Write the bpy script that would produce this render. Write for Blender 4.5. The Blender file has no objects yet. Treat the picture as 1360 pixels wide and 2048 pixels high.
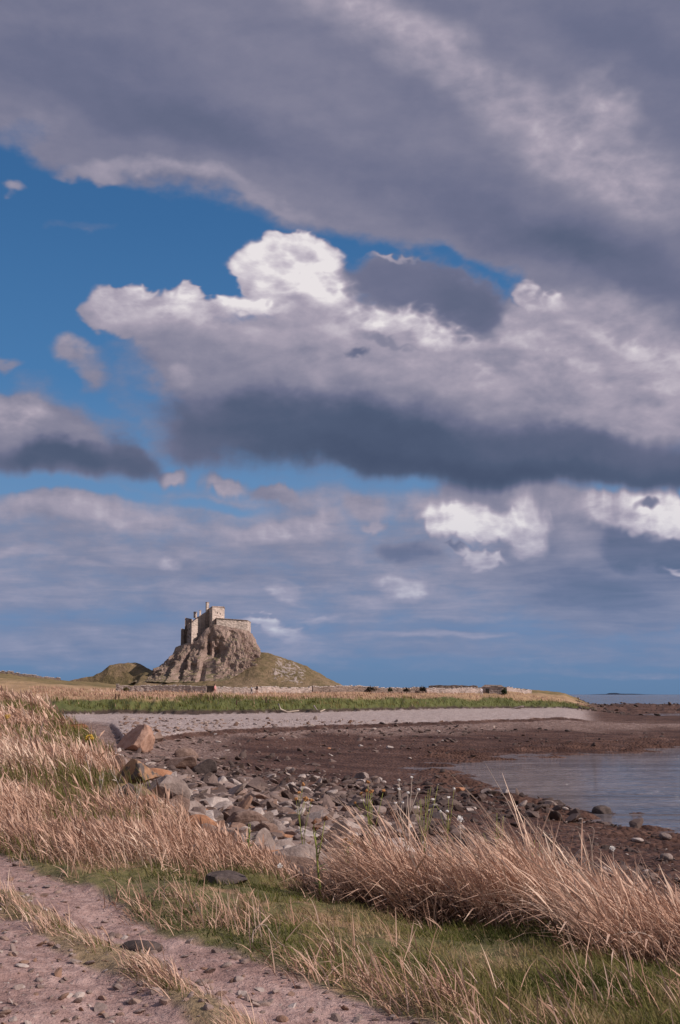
import bpy, math, random
import numpy as np
from mathutils import Vector
R = math.radians
SC = bpy.context.scene
COL = SC.collection
F = 2196.0            # focal length in photo pixels (1360 x 2048)
PITCH = math.atan(364.0 / F)
CAMZ = 5.0

# ---------------------------------------------------------------- camera
cam_d = bpy.data.cameras.new('camera')
cam = bpy.data.objects.new('camera', cam_d)
COL.objects.link(cam)
cam.location = (0, 0, CAMZ)
cam.rotation_euler = (math.pi / 2 + PITCH, 0, 0)
cam_d.sensor_fit = 'VERTICAL'
cam_d.sensor_height = 24.0
cam_d.lens = 24.0 * F / 2048.0
cam_d.clip_start = 0.1
cam_d.clip_end = 60000
SC.camera = cam

# ---------------------------------------------------------------- exposure
SC.view_settings.view_transform = 'Standard'
SC.view_settings.look = 'None'
SC.view_settings.exposure = 0.0
SC.view_settings.gamma = 1.0
SC.cycles.max_bounces = 5
SC.cycles.transparent_max_bounces = 8

SUN_EL, SUN_AZ = 36.0, 106.0      # azimuth measured from +Y (view) towards +X


def lin(c):
    return tuple(((v / 255.0) / 12.92 if v / 255.0 <= 0.04045 else ((v / 255.0 + 0.055) / 1.055) ** 2.4) for v in c)


class NT:
    """tiny node-tree helper"""
    def __init__(s, tree):
        s.t = tree; s.n = tree.nodes; s.l = tree.links

    def new(s, typ, **kw):
        n = s.n.new(typ)
        for k, v in kw.items():
            setattr(n, k, v)
        return n

    def put(s, sock, v):
        if v is None:
            return
        if hasattr(v, 'is_linked') or hasattr(v, 'links'):
            s.l.new(v, sock)
        else:
            sock.default_value = v

    def math(s, op, a, b=None, c=None, clamp=False):
        n = s.new('ShaderNodeMath', operation=op, use_clamp=clamp)
        s.put(n.inputs[0], a); s.put(n.inputs[1], b); s.put(n.inputs[2], c)
        return n.outputs[0]

    def vmath(s, op, a, b=None, scale=None):
        n = s.new('ShaderNodeVectorMath', operation=op)
        s.put(n.inputs[0], a); s.put(n.inputs[1], b)
        if scale is not None:
            s.put(n.inputs[3], scale)
        return n.outputs[1] if op in ('LENGTH', 'DISTANCE', 'DOT_PRODUCT') else n.outputs[0]

    def noise(s, vec, scale, detail=4, rough=0.55, dist=0.0, color=False):
        n = s.new('ShaderNodeTexNoise')
        s.put(n.inputs['Vector'], vec)
        n.inputs['Scale'].default_value = scale
        n.inputs['Detail'].default_value = detail
        n.inputs['Roughness'].default_value = rough
        n.inputs['Distortion'].default_value = dist
        return n.outputs['Color'] if color else n.outputs[0]

    def ss(s, v, lo, hi, a=0.0, b=1.0, typ='SMOOTHSTEP'):
        n = s.new('ShaderNodeMapRange', interpolation_type=typ)
        s.put(n.inputs[0], v)
        n.inputs[1].default_value = lo; n.inputs[2].default_value = hi
        n.inputs[3].default_value = a; n.inputs[4].default_value = b
        return n.outputs[0]

    def mixf(s, f, a, b):
        n = s.new('ShaderNodeMix', data_type='FLOAT')
        s.put(n.inputs[0], f); s.put(n.inputs[2], a); s.put(n.inputs[3], b)
        return n.outputs[0]

    def mixc(s, f, a, b, typ='MIX'):
        n = s.new('ShaderNodeMix', data_type='RGBA', blend_type=typ)
        s.put(n.inputs[0], f)
        s.put(n.inputs[6], (*a, 1) if isinstance(a, tuple) else a)
        s.put(n.inputs[7], (*b, 1) if isinstance(b, tuple) else b)
        return n.outputs[2]

    def ramp(s, f, stops, interp='LINEAR'):
        n = s.new('ShaderNodeValToRGB')
        cr = n.color_ramp
        cr.interpolation = interp
        while len(cr.elements) < len(stops):
            cr.elements.new(0.5)
        for e, (p, c) in zip(cr.elements, stops):
            e.position = p; e.color = (*c, 1)
        s.put(n.inputs[0], f)
        return n.outputs[0]


# ---------------------------------------------------------------- noise in numpy
_rs = np.random.RandomState(7)
_perm = _rs.permutation(512).astype(np.int32)
_perm = np.concatenate([_perm, _perm])
_g3 = _rs.normal(size=(512, 3)); _g3 /= np.linalg.norm(_g3, axis=1)[:, None]


def perlin(x, y, z=None):
    """gradient noise, about -0.5 .. 0.5"""
    x = np.asarray(x, float); y = np.asarray(y, float)
    z = np.zeros_like(x) + 0.37 if z is None else np.asarray(z, float)
    xi = np.floor(x); yi = np.floor(y); zi = np.floor(z)
    fx = x - xi; fy = y - yi; fz = z - zi
    xi = xi.astype(np.int64) & 511; yi = yi.astype(np.int64) & 511; zi = zi.astype(np.int64) & 511
    u = fx * fx * fx * (fx * (fx * 6 - 15) + 10)
    v = fy * fy * fy * (fy * (fy * 6 - 15) + 10)
    w = fz * fz * fz * (fz * (fz * 6 - 15) + 10)
    res = 0
    for dz in (0, 1):
        pz = _perm[(zi + dz) & 511]
        for dy in (0, 1):
            py = _perm[(pz + yi + dy) & 511]
            for dx in (0, 1):
                g = _g3[_perm[(py + xi + dx) & 511]]
                dot = g[..., 0] * (fx - dx) + g[..., 1] * (fy - dy) + g[..., 2] * (fz - dz)
                res = res + dot * (u if dx else 1 - u) * (v if dy else 1 - v) * (w if dz else 1 - w)
    return res


def fbm(x, y, z=None, octaves=4, gain=0.5, lac=2.03):
    amp = 1.0; out = 0; f = 1.0
    for o in range(octaves):
        out = out + amp * perlin(x * f + 13.7 * o, y * f - 5.1 * o, None if z is None else z * f + 3.3 * o)
        amp *= gain; f *= lac
    return out


def sstep(a, b, x):
    t = np.clip((x - a) / (b - a), 0, 1)
    return t * t * (3 - 2 * t)


# ---------------------------------------------------------------- sky
def build_world():
    """plain physical sky with broken grey cloud: lights the scene from every side"""
    w = bpy.data.worlds.new('World')
    SC.world = w
    w.use_nodes = True
    w.cycles.sampling_method = 'MANUAL'
    w.cycles.sample_map_resolution = 256
    T = NT(w.node_tree)
    T.n.clear()
    out = T.new('ShaderNodeOutputWorld')
    bg = T.new('ShaderNodeBackground')
    bg.inputs[1].default_value = 0.1
    T.l.new(bg.outputs[0], out.inputs[0])
    sky = T.new('ShaderNodeTexSky', sky_type='NISHITA', sun_disc=False)
    sky.sun_elevation = R(SUN_EL)
    sky.sun_rotation = R(SUN_AZ)
    sky.air_density = 1.0; sky.dust_density = 0.3; sky.ozone_density = 2.0
    tc = T.new('ShaderNodeTexCoord')
    n = T.noise(tc.outputs['Generated'], 2.2, 3, 0.55)
    m = T.ss(n, 0.40, 0.56)
    T.l.new(T.mixc(m, T.vmath('MULTIPLY', sky.outputs[0], (0.6, 0.85, 1.0)), (3.0, 2.85, 3.3)), bg.inputs[0])


def sky_fields(px, py, D):
    """cloud cover and brightness for directions D; px, py are the gnomonic
    coordinates of each direction (tangent plane ahead of the bay)"""
    h = np.clip(D[:, 2], 0.02, 1)
    q = 1.0 + 1.6 * np.clip(1 - D[:, 2] / 0.22, 0, 1)      # far decks look flatter
    a = D * 1.0
    a[:, 2] = a[:, 2] * q * 1.5
    def nz(s, o, k=0.0):
        return fbm(a[:, 0] * s + k, a[:, 1] * s - k, a[:, 2] * s + 2 * k, octaves=o, gain=0.55)
    wx = 70 * nz(6, 3, 1.0); wy = 55 * nz(6, 3, 9.0) / q
    sx = 30 * nz(26, 4, 5.0); sy = 26 * nz(26, 4, 2.0) / q
    puff = sum(am * np.abs(perlin(a[:, 0] * s + 4, a[:, 1] * s, a[:, 2] * s)) for s, am in ((30, 1.0), (64, 0.5), (130, 0.25)))
    puff = (puff - 0.26) * 2.0
    SX = px + wx + sx; SY = py + wy + sy
    CX = px + 0.30 * wx + 0.55 * sx; CY = py + 0.30 * wy + 0.55 * sy
    CX = CX + 14 * puff; CY = CY - 20 * puff
    A = np.zeros(len(px)); B = np.full(len(px), 0.45)
    for (cx, cy, rx, ry, rot, soft, ca, cb, op, cr) in SKY_BLOBS:
        X = (CX if cr else SX); Y = (CY if cr else SY)
        if rx == 'above':         # everything above a polyline
            xs, ys = zip(*cy)
            d = np.interp(X, xs, ys) - Y
            m = sstep(-soft * 0.5, soft * 0.5, d)
        else:
            c, s_ = math.cos(R(rot)), math.sin(R(rot))
            dx = X - cx; dy = Y - cy
            u = (dx * c - dy * s_) / rx; v = (dx * s_ + dy * c) / ry
            m = sstep(1.0, 1.0 - soft, np.sqrt(u * u + v * v))
        m = m * op
        if ca is not None:
            A += (ca - A) * m
        if cb is not None:
            B += (cb - B) * m
    B = B - puff * 0.24 * sstep(0.45, 0.9, B)
    return A, B


def build_sky():
    """a dome section 20 km out over the bay that carries the clouds of the day"""
    naz, nel = 1000, 900
    taz = np.linspace(-1, 1, naz)
    azs = np.radians(np.where(np.abs(taz) < 0.8, taz / 0.8 * 20, np.sign(taz) * (20 + ((np.abs(taz) - 0.8) / 0.2) ** 1.5 * 55)))
    tel = np.linspace(0, 1, nel)
    els = np.radians(np.where(tel < 0.88, -1.0 + tel / 0.88 * 38, 37 + ((tel - 0.88) / 0.12) ** 1.3 * 40))
    AZ, EL = np.meshgrid(azs, els)
    AZ = AZ.ravel(); EL = EL.ravel()
    D = np.stack([np.sin(AZ) * np.cos(EL), np.cos(AZ) * np.cos(EL), np.sin(EL)], 1)
    cz = D[:, 1] * math.cos(PITCH) + D[:, 2] * math.sin(PITCH)
    cy = -D[:, 1] * math.sin(PITCH) + D[:, 2] * math.cos(PITCH)
    czc = np.maximum(cz, 0.08)
    px = 680 + F * D[:, 0] / czc; py = 1024 - F * cy / czc
    A, B = sky_fields(px, py, D)
    me = bpy.data.meshes.new('sky')
    co = D * 20000.0
    nv = len(co)
    i = np.arange(naz - 1); j = np.arange(nel - 1)
    I, J = np.meshgrid(i, j)
    v0 = (J * naz + I).ravel()
    fc = np.stack([v0, v0 + naz, v0 + naz + 1, v0 + 1], 1)
    fast_mesh(me, co, fc)
    at = me.attributes.new('cover', 'FLOAT', 'POINT'); at.data.foreach_set('value', A.astype(np.float32))
    at = me.attributes.new('bright', 'FLOAT', 'POINT'); at.data.foreach_set('value', B.astype(np.float32))
    mat = bpy.data.materials.new('cloudy_sky')
    mat.use_nodes = True
    mat.cycles.emission_sampling = 'NONE'
    T = NT(mat.node_tree); T.n.clear()
    out = T.new('ShaderNodeOutputMaterial')
    em = T.new('ShaderNodeEmission')
    T.l.new(em.outputs[0], out.inputs[0])
    geo = T.new('ShaderNodeNewGeometry')
    d = T.vmath('NORMALIZE', geo.outputs['Position'])
    sep = T.new('ShaderNodeSeparateXYZ'); T.l.new(d, sep.inputs[0])
    el = T.math('ARCSINE', sep.outputs[2])
    sq = T.vmath('MULTIPLY', d, (1.0, 1.0, 2.0))
    ca = T.new('ShaderNodeAttribute', attribute_name='cover').outputs['Fac']
    cb = T.new('ShaderNodeAttribute', attribute_name='bright').outputs['Fac']
    nA = T.noise(sq, 15.0, 6, 0.56, 0.2)
    nB = T.noise(T.vmath('ADD', sq, (0.010, -0.003, 0.014)), 15.0, 6, 0.56, 0.2)
    relief = T.math('SUBTRACT', nA, nB)
    big = T.math('SUBTRACT', T.noise(sq, 5.0, 3, 0.5), 0.5)
    fine = T.math('SUBTRACT', T.noise(sq, 70.0, 4, 0.6), 0.5)
    k = T.ss(cb, 0.40, 0.95, 0.10, 1.15, 'LINEAR')
    B_ = T.math('ADD', cb, T.math('MULTIPLY', relief, k))
    B_ = T.math('ADD', B_, T.math('MULTIPLY', big, 0.17))
    B_ = T.math('ADD', B_, T.math('MULTIPLY', fine, 0.035))
    stv = T.vmath('MULTIPLY', d, (1.0, 1.0, 7.0))
    st = T.math('SUBTRACT', T.noise(stv, 14.0, 6, 0.6, 0.4), 0.5)
    low = T.ss(el, R(5), R(11), 1.0, 0.0)
    B_ = T.math('ADD', B_, T.math('MULTIPLY', T.math('MULTIPLY', st, low), 0.42))
    A_ = T.math('ADD', ca, T.math('MULTIPLY', T.math('SUBTRACT', nA, 0.5), 0.7))
    A_ = T.math('ADD', A_, T.math('MULTIPLY', fine, 0.2))
    A_ = T.math('ADD', A_, T.math('MULTIPLY', T.math('MULTIPLY', st, low), 0.6))
    A_ = T.ss(A_, 0.10, 0.86)
    colr = T.ramp(B_, [(0.0, lin((64, 76, 102))), (0.18, lin((80, 92, 118))), (0.36, lin((108, 112, 138))),
                       (0.52, lin((138, 136, 156))), (0.68, lin((168, 160, 176))), (0.84, lin((200, 192, 202))),
                       (1.0, lin((232, 226, 228)))])
    colr = T.mixc(T.ss(el, 0.0, R(12), 0.55, 0.0), colr, lin((116, 142, 182)))
    blue = T.ramp(T.ss(el, 0.0, R(32), typ='LINEAR'), [(0.0, lin((98, 128, 164))), (0.1, lin((108, 138, 178))), (0.28, lin((106, 144, 186))),
                                         (0.5, lin((74, 122, 172))), (0.75, lin((60, 106, 156))), (1.0, lin((50, 94, 144)))])
    T.l.new(T.mixc(A_, blue, colr), em.inputs[0])
    em.inputs[1].default_value = 1.0
    me.materials.append(mat)
    o = bpy.data.objects.new('sky', me); COL.objects.link(o)
    o['kind'] = 'structure'
    return o


def fast_mesh(me, co, faces, smooth=True):
    """co (n,3); faces (m,k) same-size polygons"""
    co = np.ascontiguousarray(co, np.float32)
    faces = np.ascontiguousarray(faces, np.int32)
    m, kk = faces.shape
    me.vertices.add(len(co)); me.vertices.foreach_set('co', co.ravel())
    me.loops.add(m * kk); me.loops.foreach_set('vertex_index', faces.ravel())
    me.polygons.add(m)
    me.polygons.foreach_set('loop_start', np.arange(0, m * kk, kk, dtype=np.int32))
    me.polygons.foreach_set('use_smooth', np.full(m, smooth, bool))
    me.update(calc_edges=True)


# (cx, cy, rx, ry, rot, softness, cover, brightness, opacity, crisp)
SKY_BLOBS = [
    # far deck: ragged sheet reaching down to the horizon
    (680, 1160, 4000, 235, 0, 0.75, 0.72, 0.54, 1, 0),
    (1000, 1260, 900, 60, 0, 0.9, 0.42, 0.36, .8, 0),
    (200, 1250, 500, 40, 0, 0.9, 0.40, 0.42, .7, 0),
    (700, 1010, 1500, 40, -1, 0.9, 0.75, 0.60, .7, 0),
    (170, 1030, 360, 42, -3, 0.8, 0.95, 0.66, .9, 0),
    (300, 1075, 420, 22, -2, 0.9, None, 0.48, .7, 0),
    (560, 1060, 200, 34, 3, 0.8, 0.95, 0.72, .9, 0),
    (400, 1140, 500, 26, 0, 0.9, None, 0.40, .6, 0),
    (345, 1122, 40, 26, 0, .8, 0.9, 0.76, .8, 0),
    (60, 1110, 90, 14, 0, .9, 0.9, 0.66, .7, 0),
    (180, 1140, 60, 10, 0, .9, 0.9, 0.68, .6, 0),
    (550, 1168, 50, 22, -25, .8, 0.9, 0.72, .8, 0),
    (820, 1172, 70, 30, -10, .6, 0.95, 0.82, .9, 0),
    (760, 1185, 110, 12, -3, .8, 0.9, 0.66, .7, 0),
    (560, 1262, 70, 26, -25, .8, 1.0, 0.92, .9, 1),
    (520, 1240, 60, 14, 0, .8, 1.0, 0.86, .9, 1),
    (625, 1240, 60, 14, 8, .8, .8, 0.74, .6, 1),
    (540, 1290, 90, 8, -3, .8, .8, 0.6, .6, 1),
    (800, 1235, 500, 10, 0, .9, .7, 0.6, .5, 0),
    (1000, 1310, 500, 14, 0, .9, .6, 0.3, .5, 0),
    (300, 1290, 800, 70, 0, .9, .80, 0.56, .9, 0),
    (1150, 1300, 600, 60, 0, .9, .62, 0.46, .9, 0),
    (1230, 1345, 500, 14, 0, .9, .75, 0.58, .6, 0),
    (500, 1340, 400, 12, 0, .9, .45, 0.3, .6, 0),
    (900, 1268, 300, 12, -1, .9, .85, 0.66, .7, 0),
    # blue streak at the left under the left cloud, and gap
    (80, 982, 300, 18, -3, 0.7, 0.0, 0.5, 1, 0),
    (430, 1010, 130, 16, -5, 0.8, 0.12, 0.5, .8, 0),
    (560, 965, 130, 14, -5, 0.8, 0.2, 0.5, .8, 0),
    # lower right cumulus
    (1230, 1120, 340, 150, 0, 0.5, 1.0, 0.44, 1, 0),
    (1010, 1010, 230, 70, 0, 0.45, 1.0, 0.60, 1, 0),
    (950, 1045, 130, 44, -8, 0.4, 1.0, 0.94, 1, 1),
    (1060, 1050, 50, 90, 0, 0.5, 1.0, 0.86, .9, 1),
    (870, 1040, 50, 30, 0, 0.5, 1.0, 0.88, .9, 1),
    (1240, 1015, 110, 56, 0, 0.5, 1.0, 0.86, 1, 1),
    (1320, 1030, 70, 70, 0, 0.4, 1.0, 0.94, .9, 1),
    (1250, 1095, 60, 60, 20, 0.5, 1.0, 0.28, .9, 1),
    (1340, 1115, 80, 50, 0, 0.5, 1.0, 0.26, .95, 1),
    (1150, 1080, 60, 80, 10, 0.8, 1.0, 0.58, .7, 0),
    (1298, 1002, 26, 14, 0, 0.6, 1.0, 0.35, .9, 1),
    (905, 1088, 30, 8, -10, 0.6, 1.0, 0.35, .9, 1),
    (960, 1110, 70, 18, -15, 0.6, 1.0, 0.80, .9, 1),
    (820, 1100, 80, 26, -10, 0.8, 1.0, 0.30, .8, 0),
    (1190, 1180, 150, 50, -8, 0.7, 1.0, 0.26, .8, 0),
    (1350, 1142, 50, 12, -8, 0.7, 1.0, 0.8, .9, 1),
    (1290, 1240, 200, 20, 0, .9, .9, .45, .6, 0),
    (950, 985, 110, 24, -8, 0.7, 1.0, 0.50, .9, 1),
    (740, 1020, 70, 36, 0, .7, 1, .60, .8, 0),
    (750, 1055, 34, 20, 0, .7, 1, .70, .8, 1),
    # left small puffs
    (345, 960, 54, 24, 0, .7, 1, .66, .9, 1),
    (450, 968, 64, 28, -5, .7, 1, .68, .9, 1),
    (540, 985, 70, 24, -5, .7, 1, .54, .9, 1),
    # top overcast: everything above the diagonal
    (0, [(-2500, 60), (0, 262), (110, 330), (300, 385), (450, 392), (620, 440), (850, 462), (960, 500), (1080, 590), (1230, 640), (4000, 1000)], 'above', 0, 0, 80, 1.0, 0.42, 1, 0),
    (30, 240, 120, 46, 0, 0.9, 0.5, 0.50, .8, 0),
    (370, 250, 420, 90, -16, 0.9, None, 0.28, .9, 0),
    (120, 120, 500, 80, -5, 0.9, None, 0.34, .7, 0),
    (450, 40, 300, 60, -10, 0.9, None, 0.44, .7, 0),
    (820, 80, 460, 95, -28, 0.95, None, 0.66, 1, 0),
    (950, 190, 300, 60, -25, 0.95, None, 0.56, .7, 0),
    (1200, 300, 380, 120, -24, 0.95, None, 0.69, 1, 0),
    (1250, 90, 260, 80, -20, 0.95, None, 0.34, .9, 0),
    (1240, 210, 110, 60, -25, 0.95, None, 0.80, .7, 0),
    (1060, 230, 90, 30, -15, 0.9, None, 0.66, .7, 0),
    (780, 340, 420, 80, -14, 0.95, None, 0.34, .9, 0),
    (1150, 480, 330, 80, -16, 0.95, None, 0.24, .95, 0),
    (1330, 560, 200, 60, -5, 0.95, None, 0.30, .9, 0),
    (170, 345, 90, 30, 0, 0.8, 1.0, 0.56, .9, 0),
    (340, 352, 220, 24, -8, 0.9, None, 0.62, .95, 0),
    (560, 405, 200, 24, -12, 0.9, None, 0.52, .9, 0),
    (900, 490, 200, 30, -22, 0.9, None, 0.44, .8, 0),
    # blue gap between
    (800, 482, 130, 22, -5, 0.7, 0.0, None, 1, 0),
    (960, 535, 100, 22, -32, 0.7, 0.05, None, .9, 0),
    # main cloud body
    (880, 760, 660, 190, -2, 0.34, 1.0, 0.62, 1, 0),
    (320, 640, 166, 68, -6, 0.45, 1.0, 0.70, 1, 1),
    (1200, 740, 350, 180, -6, 0.4, 1.0, 0.66, 1, 0),
    (400, 740, 190, 90, -20, 0.6, 1.0, 0.50, .9, 0),
    (700, 690, 320, 70, 0, 0.8, 1.0, 0.60, .9, 0),
    (375, 755, 50, 40, -30, 0.8, None, 0.68, .8, 0),
    (560, 740, 280, 60, -12, 0.9, None, 0.56, .7, 0),
    (800, 780, 380, 50, -6, 0.9, None, 0.70, .8, 0),
    # dark base
    (800, 850, 800, 150, -3, 1.0, None, 0.34, .7, 0),
    (760, 890, 620, 110, -3, 0.95, 1.0, 0.08, 1, 0),
    (1200, 940, 560, 50, -1, 0.75, 1.0, 0.12, 1, 0),
    (560, 850, 340, 60, -6, 0.9, 1.0, 0.20, .8, 0),
    (880, 930, 400, 50, -3, 0.9, 1.0, 0.05, .8, 0),
    (380, 880, 130, 80, -30, 0.8, 1.0, 0.24, .8, 0),
    (1260, 850, 260, 56, -10, 0.9, None, 0.60, .9, 0),
    (1200, 905, 520, 60, -2, 0.8, 1.0, 0.22, .9, 0),
    # bright rim on its left shoulder
    (250, 605, 100, 30, 5, 0.7, 1.0, 0.86, .95, 1),
    (372, 590, 38, 28, 0, 0.5, 1.0, 0.92, .9, 1),
    (490, 616, 150, 28, 3, 0.9, 1.0, 0.94, 1, 1),
    (330, 620, 160, 30, 3, 0.9, 1.0, 0.84, .8, 1),
    (205, 620, 55, 55, 0, 0.6, 1.0, 0.70, .8, 1),
    (250, 670, 90, 30, -15, 0.8, 1.0, 0.56, .7, 1),
    # tower
    (540, 535, 104, 74, 0, 0.3, 1.0, 0.93, 1, 1),
    (640, 560, 100, 74, -35, 0.45, 1.0, 0.97, 1, 1),
    (615, 500, 86, 44, -10, 0.4, 1.0, 0.94, 1, 1),
    (548, 478, 34, 26, 0, 0.4, 1.0, 0.94, 1, 1),
    (480, 565, 50, 50, 0, 0.8, None, 0.74, .9, 1),
    (560, 600, 150, 20, 0, 0.9, 1.0, 0.74, .8, 1),
    (640, 620, 120, 30, 0, 0.9, 1.0, 0.72, .7, 1),
    # dark cloud in front
    (860, 585, 215, 100, -14, 0.75, 1.0, 0.33, 1, 1),
    (775, 555, 125, 62, 0, 0.7, 1.0, 0.36, 1, 1),
    (945, 612, 125, 78, -25, 0.85, 1.0, 0.26, 1, 1),
    (780, 510, 80, 10, -3, 0.8, 1.0, 0.66, .8, 1),
    # right shoulder
    (1075, 598, 70, 34, -25, 0.5, 1.0, 0.84, .95, 1),
    (1040, 650, 60, 60, 0, 0.6, 1.0, 0.70, .8, 1),
    (1180, 650, 220, 60, -15, 0.8, 1.0, 0.60, .7, 0),
    (1260, 700, 110, 40, -25, 0.8, None, 0.78, .8, 1),
    # inner bright ridge
    (770, 645, 140, 40, 4, 0.8, None, 0.92, 1, 1),
    (880, 668, 90, 30, -20, 0.8, None, 0.88, 1, 1),
    (790, 688, 90, 16, -12, 0.9, None, 0.46, .9, 1),
    (722, 710, 30, 12, 0, 0.8, None, 0.30, .9, 1),
    (680, 660, 60, 40, 0, 0.9, None, 0.72, .6, 1),
    (1000, 720, 90, 20, -5, 0.9, None, 0.50, .6, 1),
    (970, 750, 60, 16, -5, 0.9, None, 0.70, .6, 1),
    # blue hole left of the base
    (330, 905, 40, 34, -40, 1.0, 0.3, None, .6, 0),
    (240, 800, 60, 30, -40, 0.9, 0.1, None, .8, 0),
    # small pink puff left
    (135, 722, 90, 42, -12, 0.95, 0.98, 0.62, .95, 0),
    (180, 765, 56, 46, -40, 0.95, 0.9, 0.52, .9, 0),
    (90, 800, 130, 60, -20, 0.95, 0.5, 0.5, .8, 0),
    (250, 740, 120, 60, -30, 0.95, 0.6, 0.5, .6, 0),
    (280, 830, 170, 70, -40, 1.0, 0.55, 0.50, .8, 0),
    # left mid cloud
    (60, 880, 260, 100, -10, 0.6, 1.0, 0.50, 1, 0),
    (30, 840, 110, 50, -12, 0.8, 1.0, 0.66, 1, 0),
    (130, 935, 250, 46, -2, 0.8, 1.0, 0.17, .95, 0),
    (270, 920, 70, 50, -30, 0.8, 0.95, 0.20, .8, 0),
    (0, 370, 34, 20, 0, .8, .8, .6, .8, 0),
    (0, 745, 40, 24, 0, .8, .8, .5, .8, 0),
    (130, 460, 110, 22, 0, .9, .42, .5, .7, 0),
]
build_world()
build_sky()

sun_d = bpy.data.lights.new('sun', 'SUN')
sun_d.energy = 4.2
sun_d.angle = R(0.5)
sun_d.color = (1.0, 0.88, 0.79)
sun = bpy.data.objects.new('sun', sun_d)
COL.objects.link(sun)
_sd = Vector((math.sin(R(SUN_AZ)) * math.cos(R(SUN_EL)), math.cos(R(SUN_AZ)) * math.cos(R(SUN_EL)), math.sin(R(SUN_EL))))
sun.rotation_euler = (-_sd).to_track_quat('-Z', 'Y').to_euler()
sun.location = (60, -60, 80)

# ---------------------------------------------------------------- geometry helpers
def gp(px, py, z):
    """point on the level z that the photo pixel looks at"""
    d = pix_dir(px, py)
    k = (z - CAMZ) / d.z
    return Vector((d.x * k, d.y * k, z))


def at_y(px, py, y):
    """point at depth y that the photo pixel looks at"""
    d = pix_dir(px, py)
    k = y / d.y
    return Vector((d.x * k, y, CAMZ + d.z * k))


def pix_dir(px, py):
    x = (px - 680.0) / F
    yv = -(py - 1024.0) / F
    return Vector((x, math.cos(PITCH) - yv * math.sin(PITCH), math.sin(PITCH) + yv * math.cos(PITCH))).normalized()


def new_obj(name, me, parent=None, mat=None):
    if mat is not None:
        me.materials.clear(); me.materials.append(mat)
    o = bpy.data.objects.new(name, me)
    COL.objects.link(o)
    if parent is not None:
        o.parent = parent
    return o


def tag(o, label=None, cat=None, group=None, kind=None):
    if label: o['label'] = label
    if cat: o['category'] = cat
    if group: o['group'] = group
    if kind: o['kind'] = kind
    return o


def empty(name, loc, rz=0.0):
    o = bpy.data.objects.new(name, None)
    COL.objects.link(o); o.location = loc; o.rotation_euler = (0, 0, rz)
    o.empty_display_size = 0.2
    return o


def mesh_from(name, verts, faces, smooth=False):
    me = bpy.data.meshes.new(name)
    me.from_pydata([tuple(v) for v in verts], [], [tuple(f) for f in faces])
    me.polygons.foreach_set('use_smooth', [smooth] * len(me.polygons))
    me.update()
    return me


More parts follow.
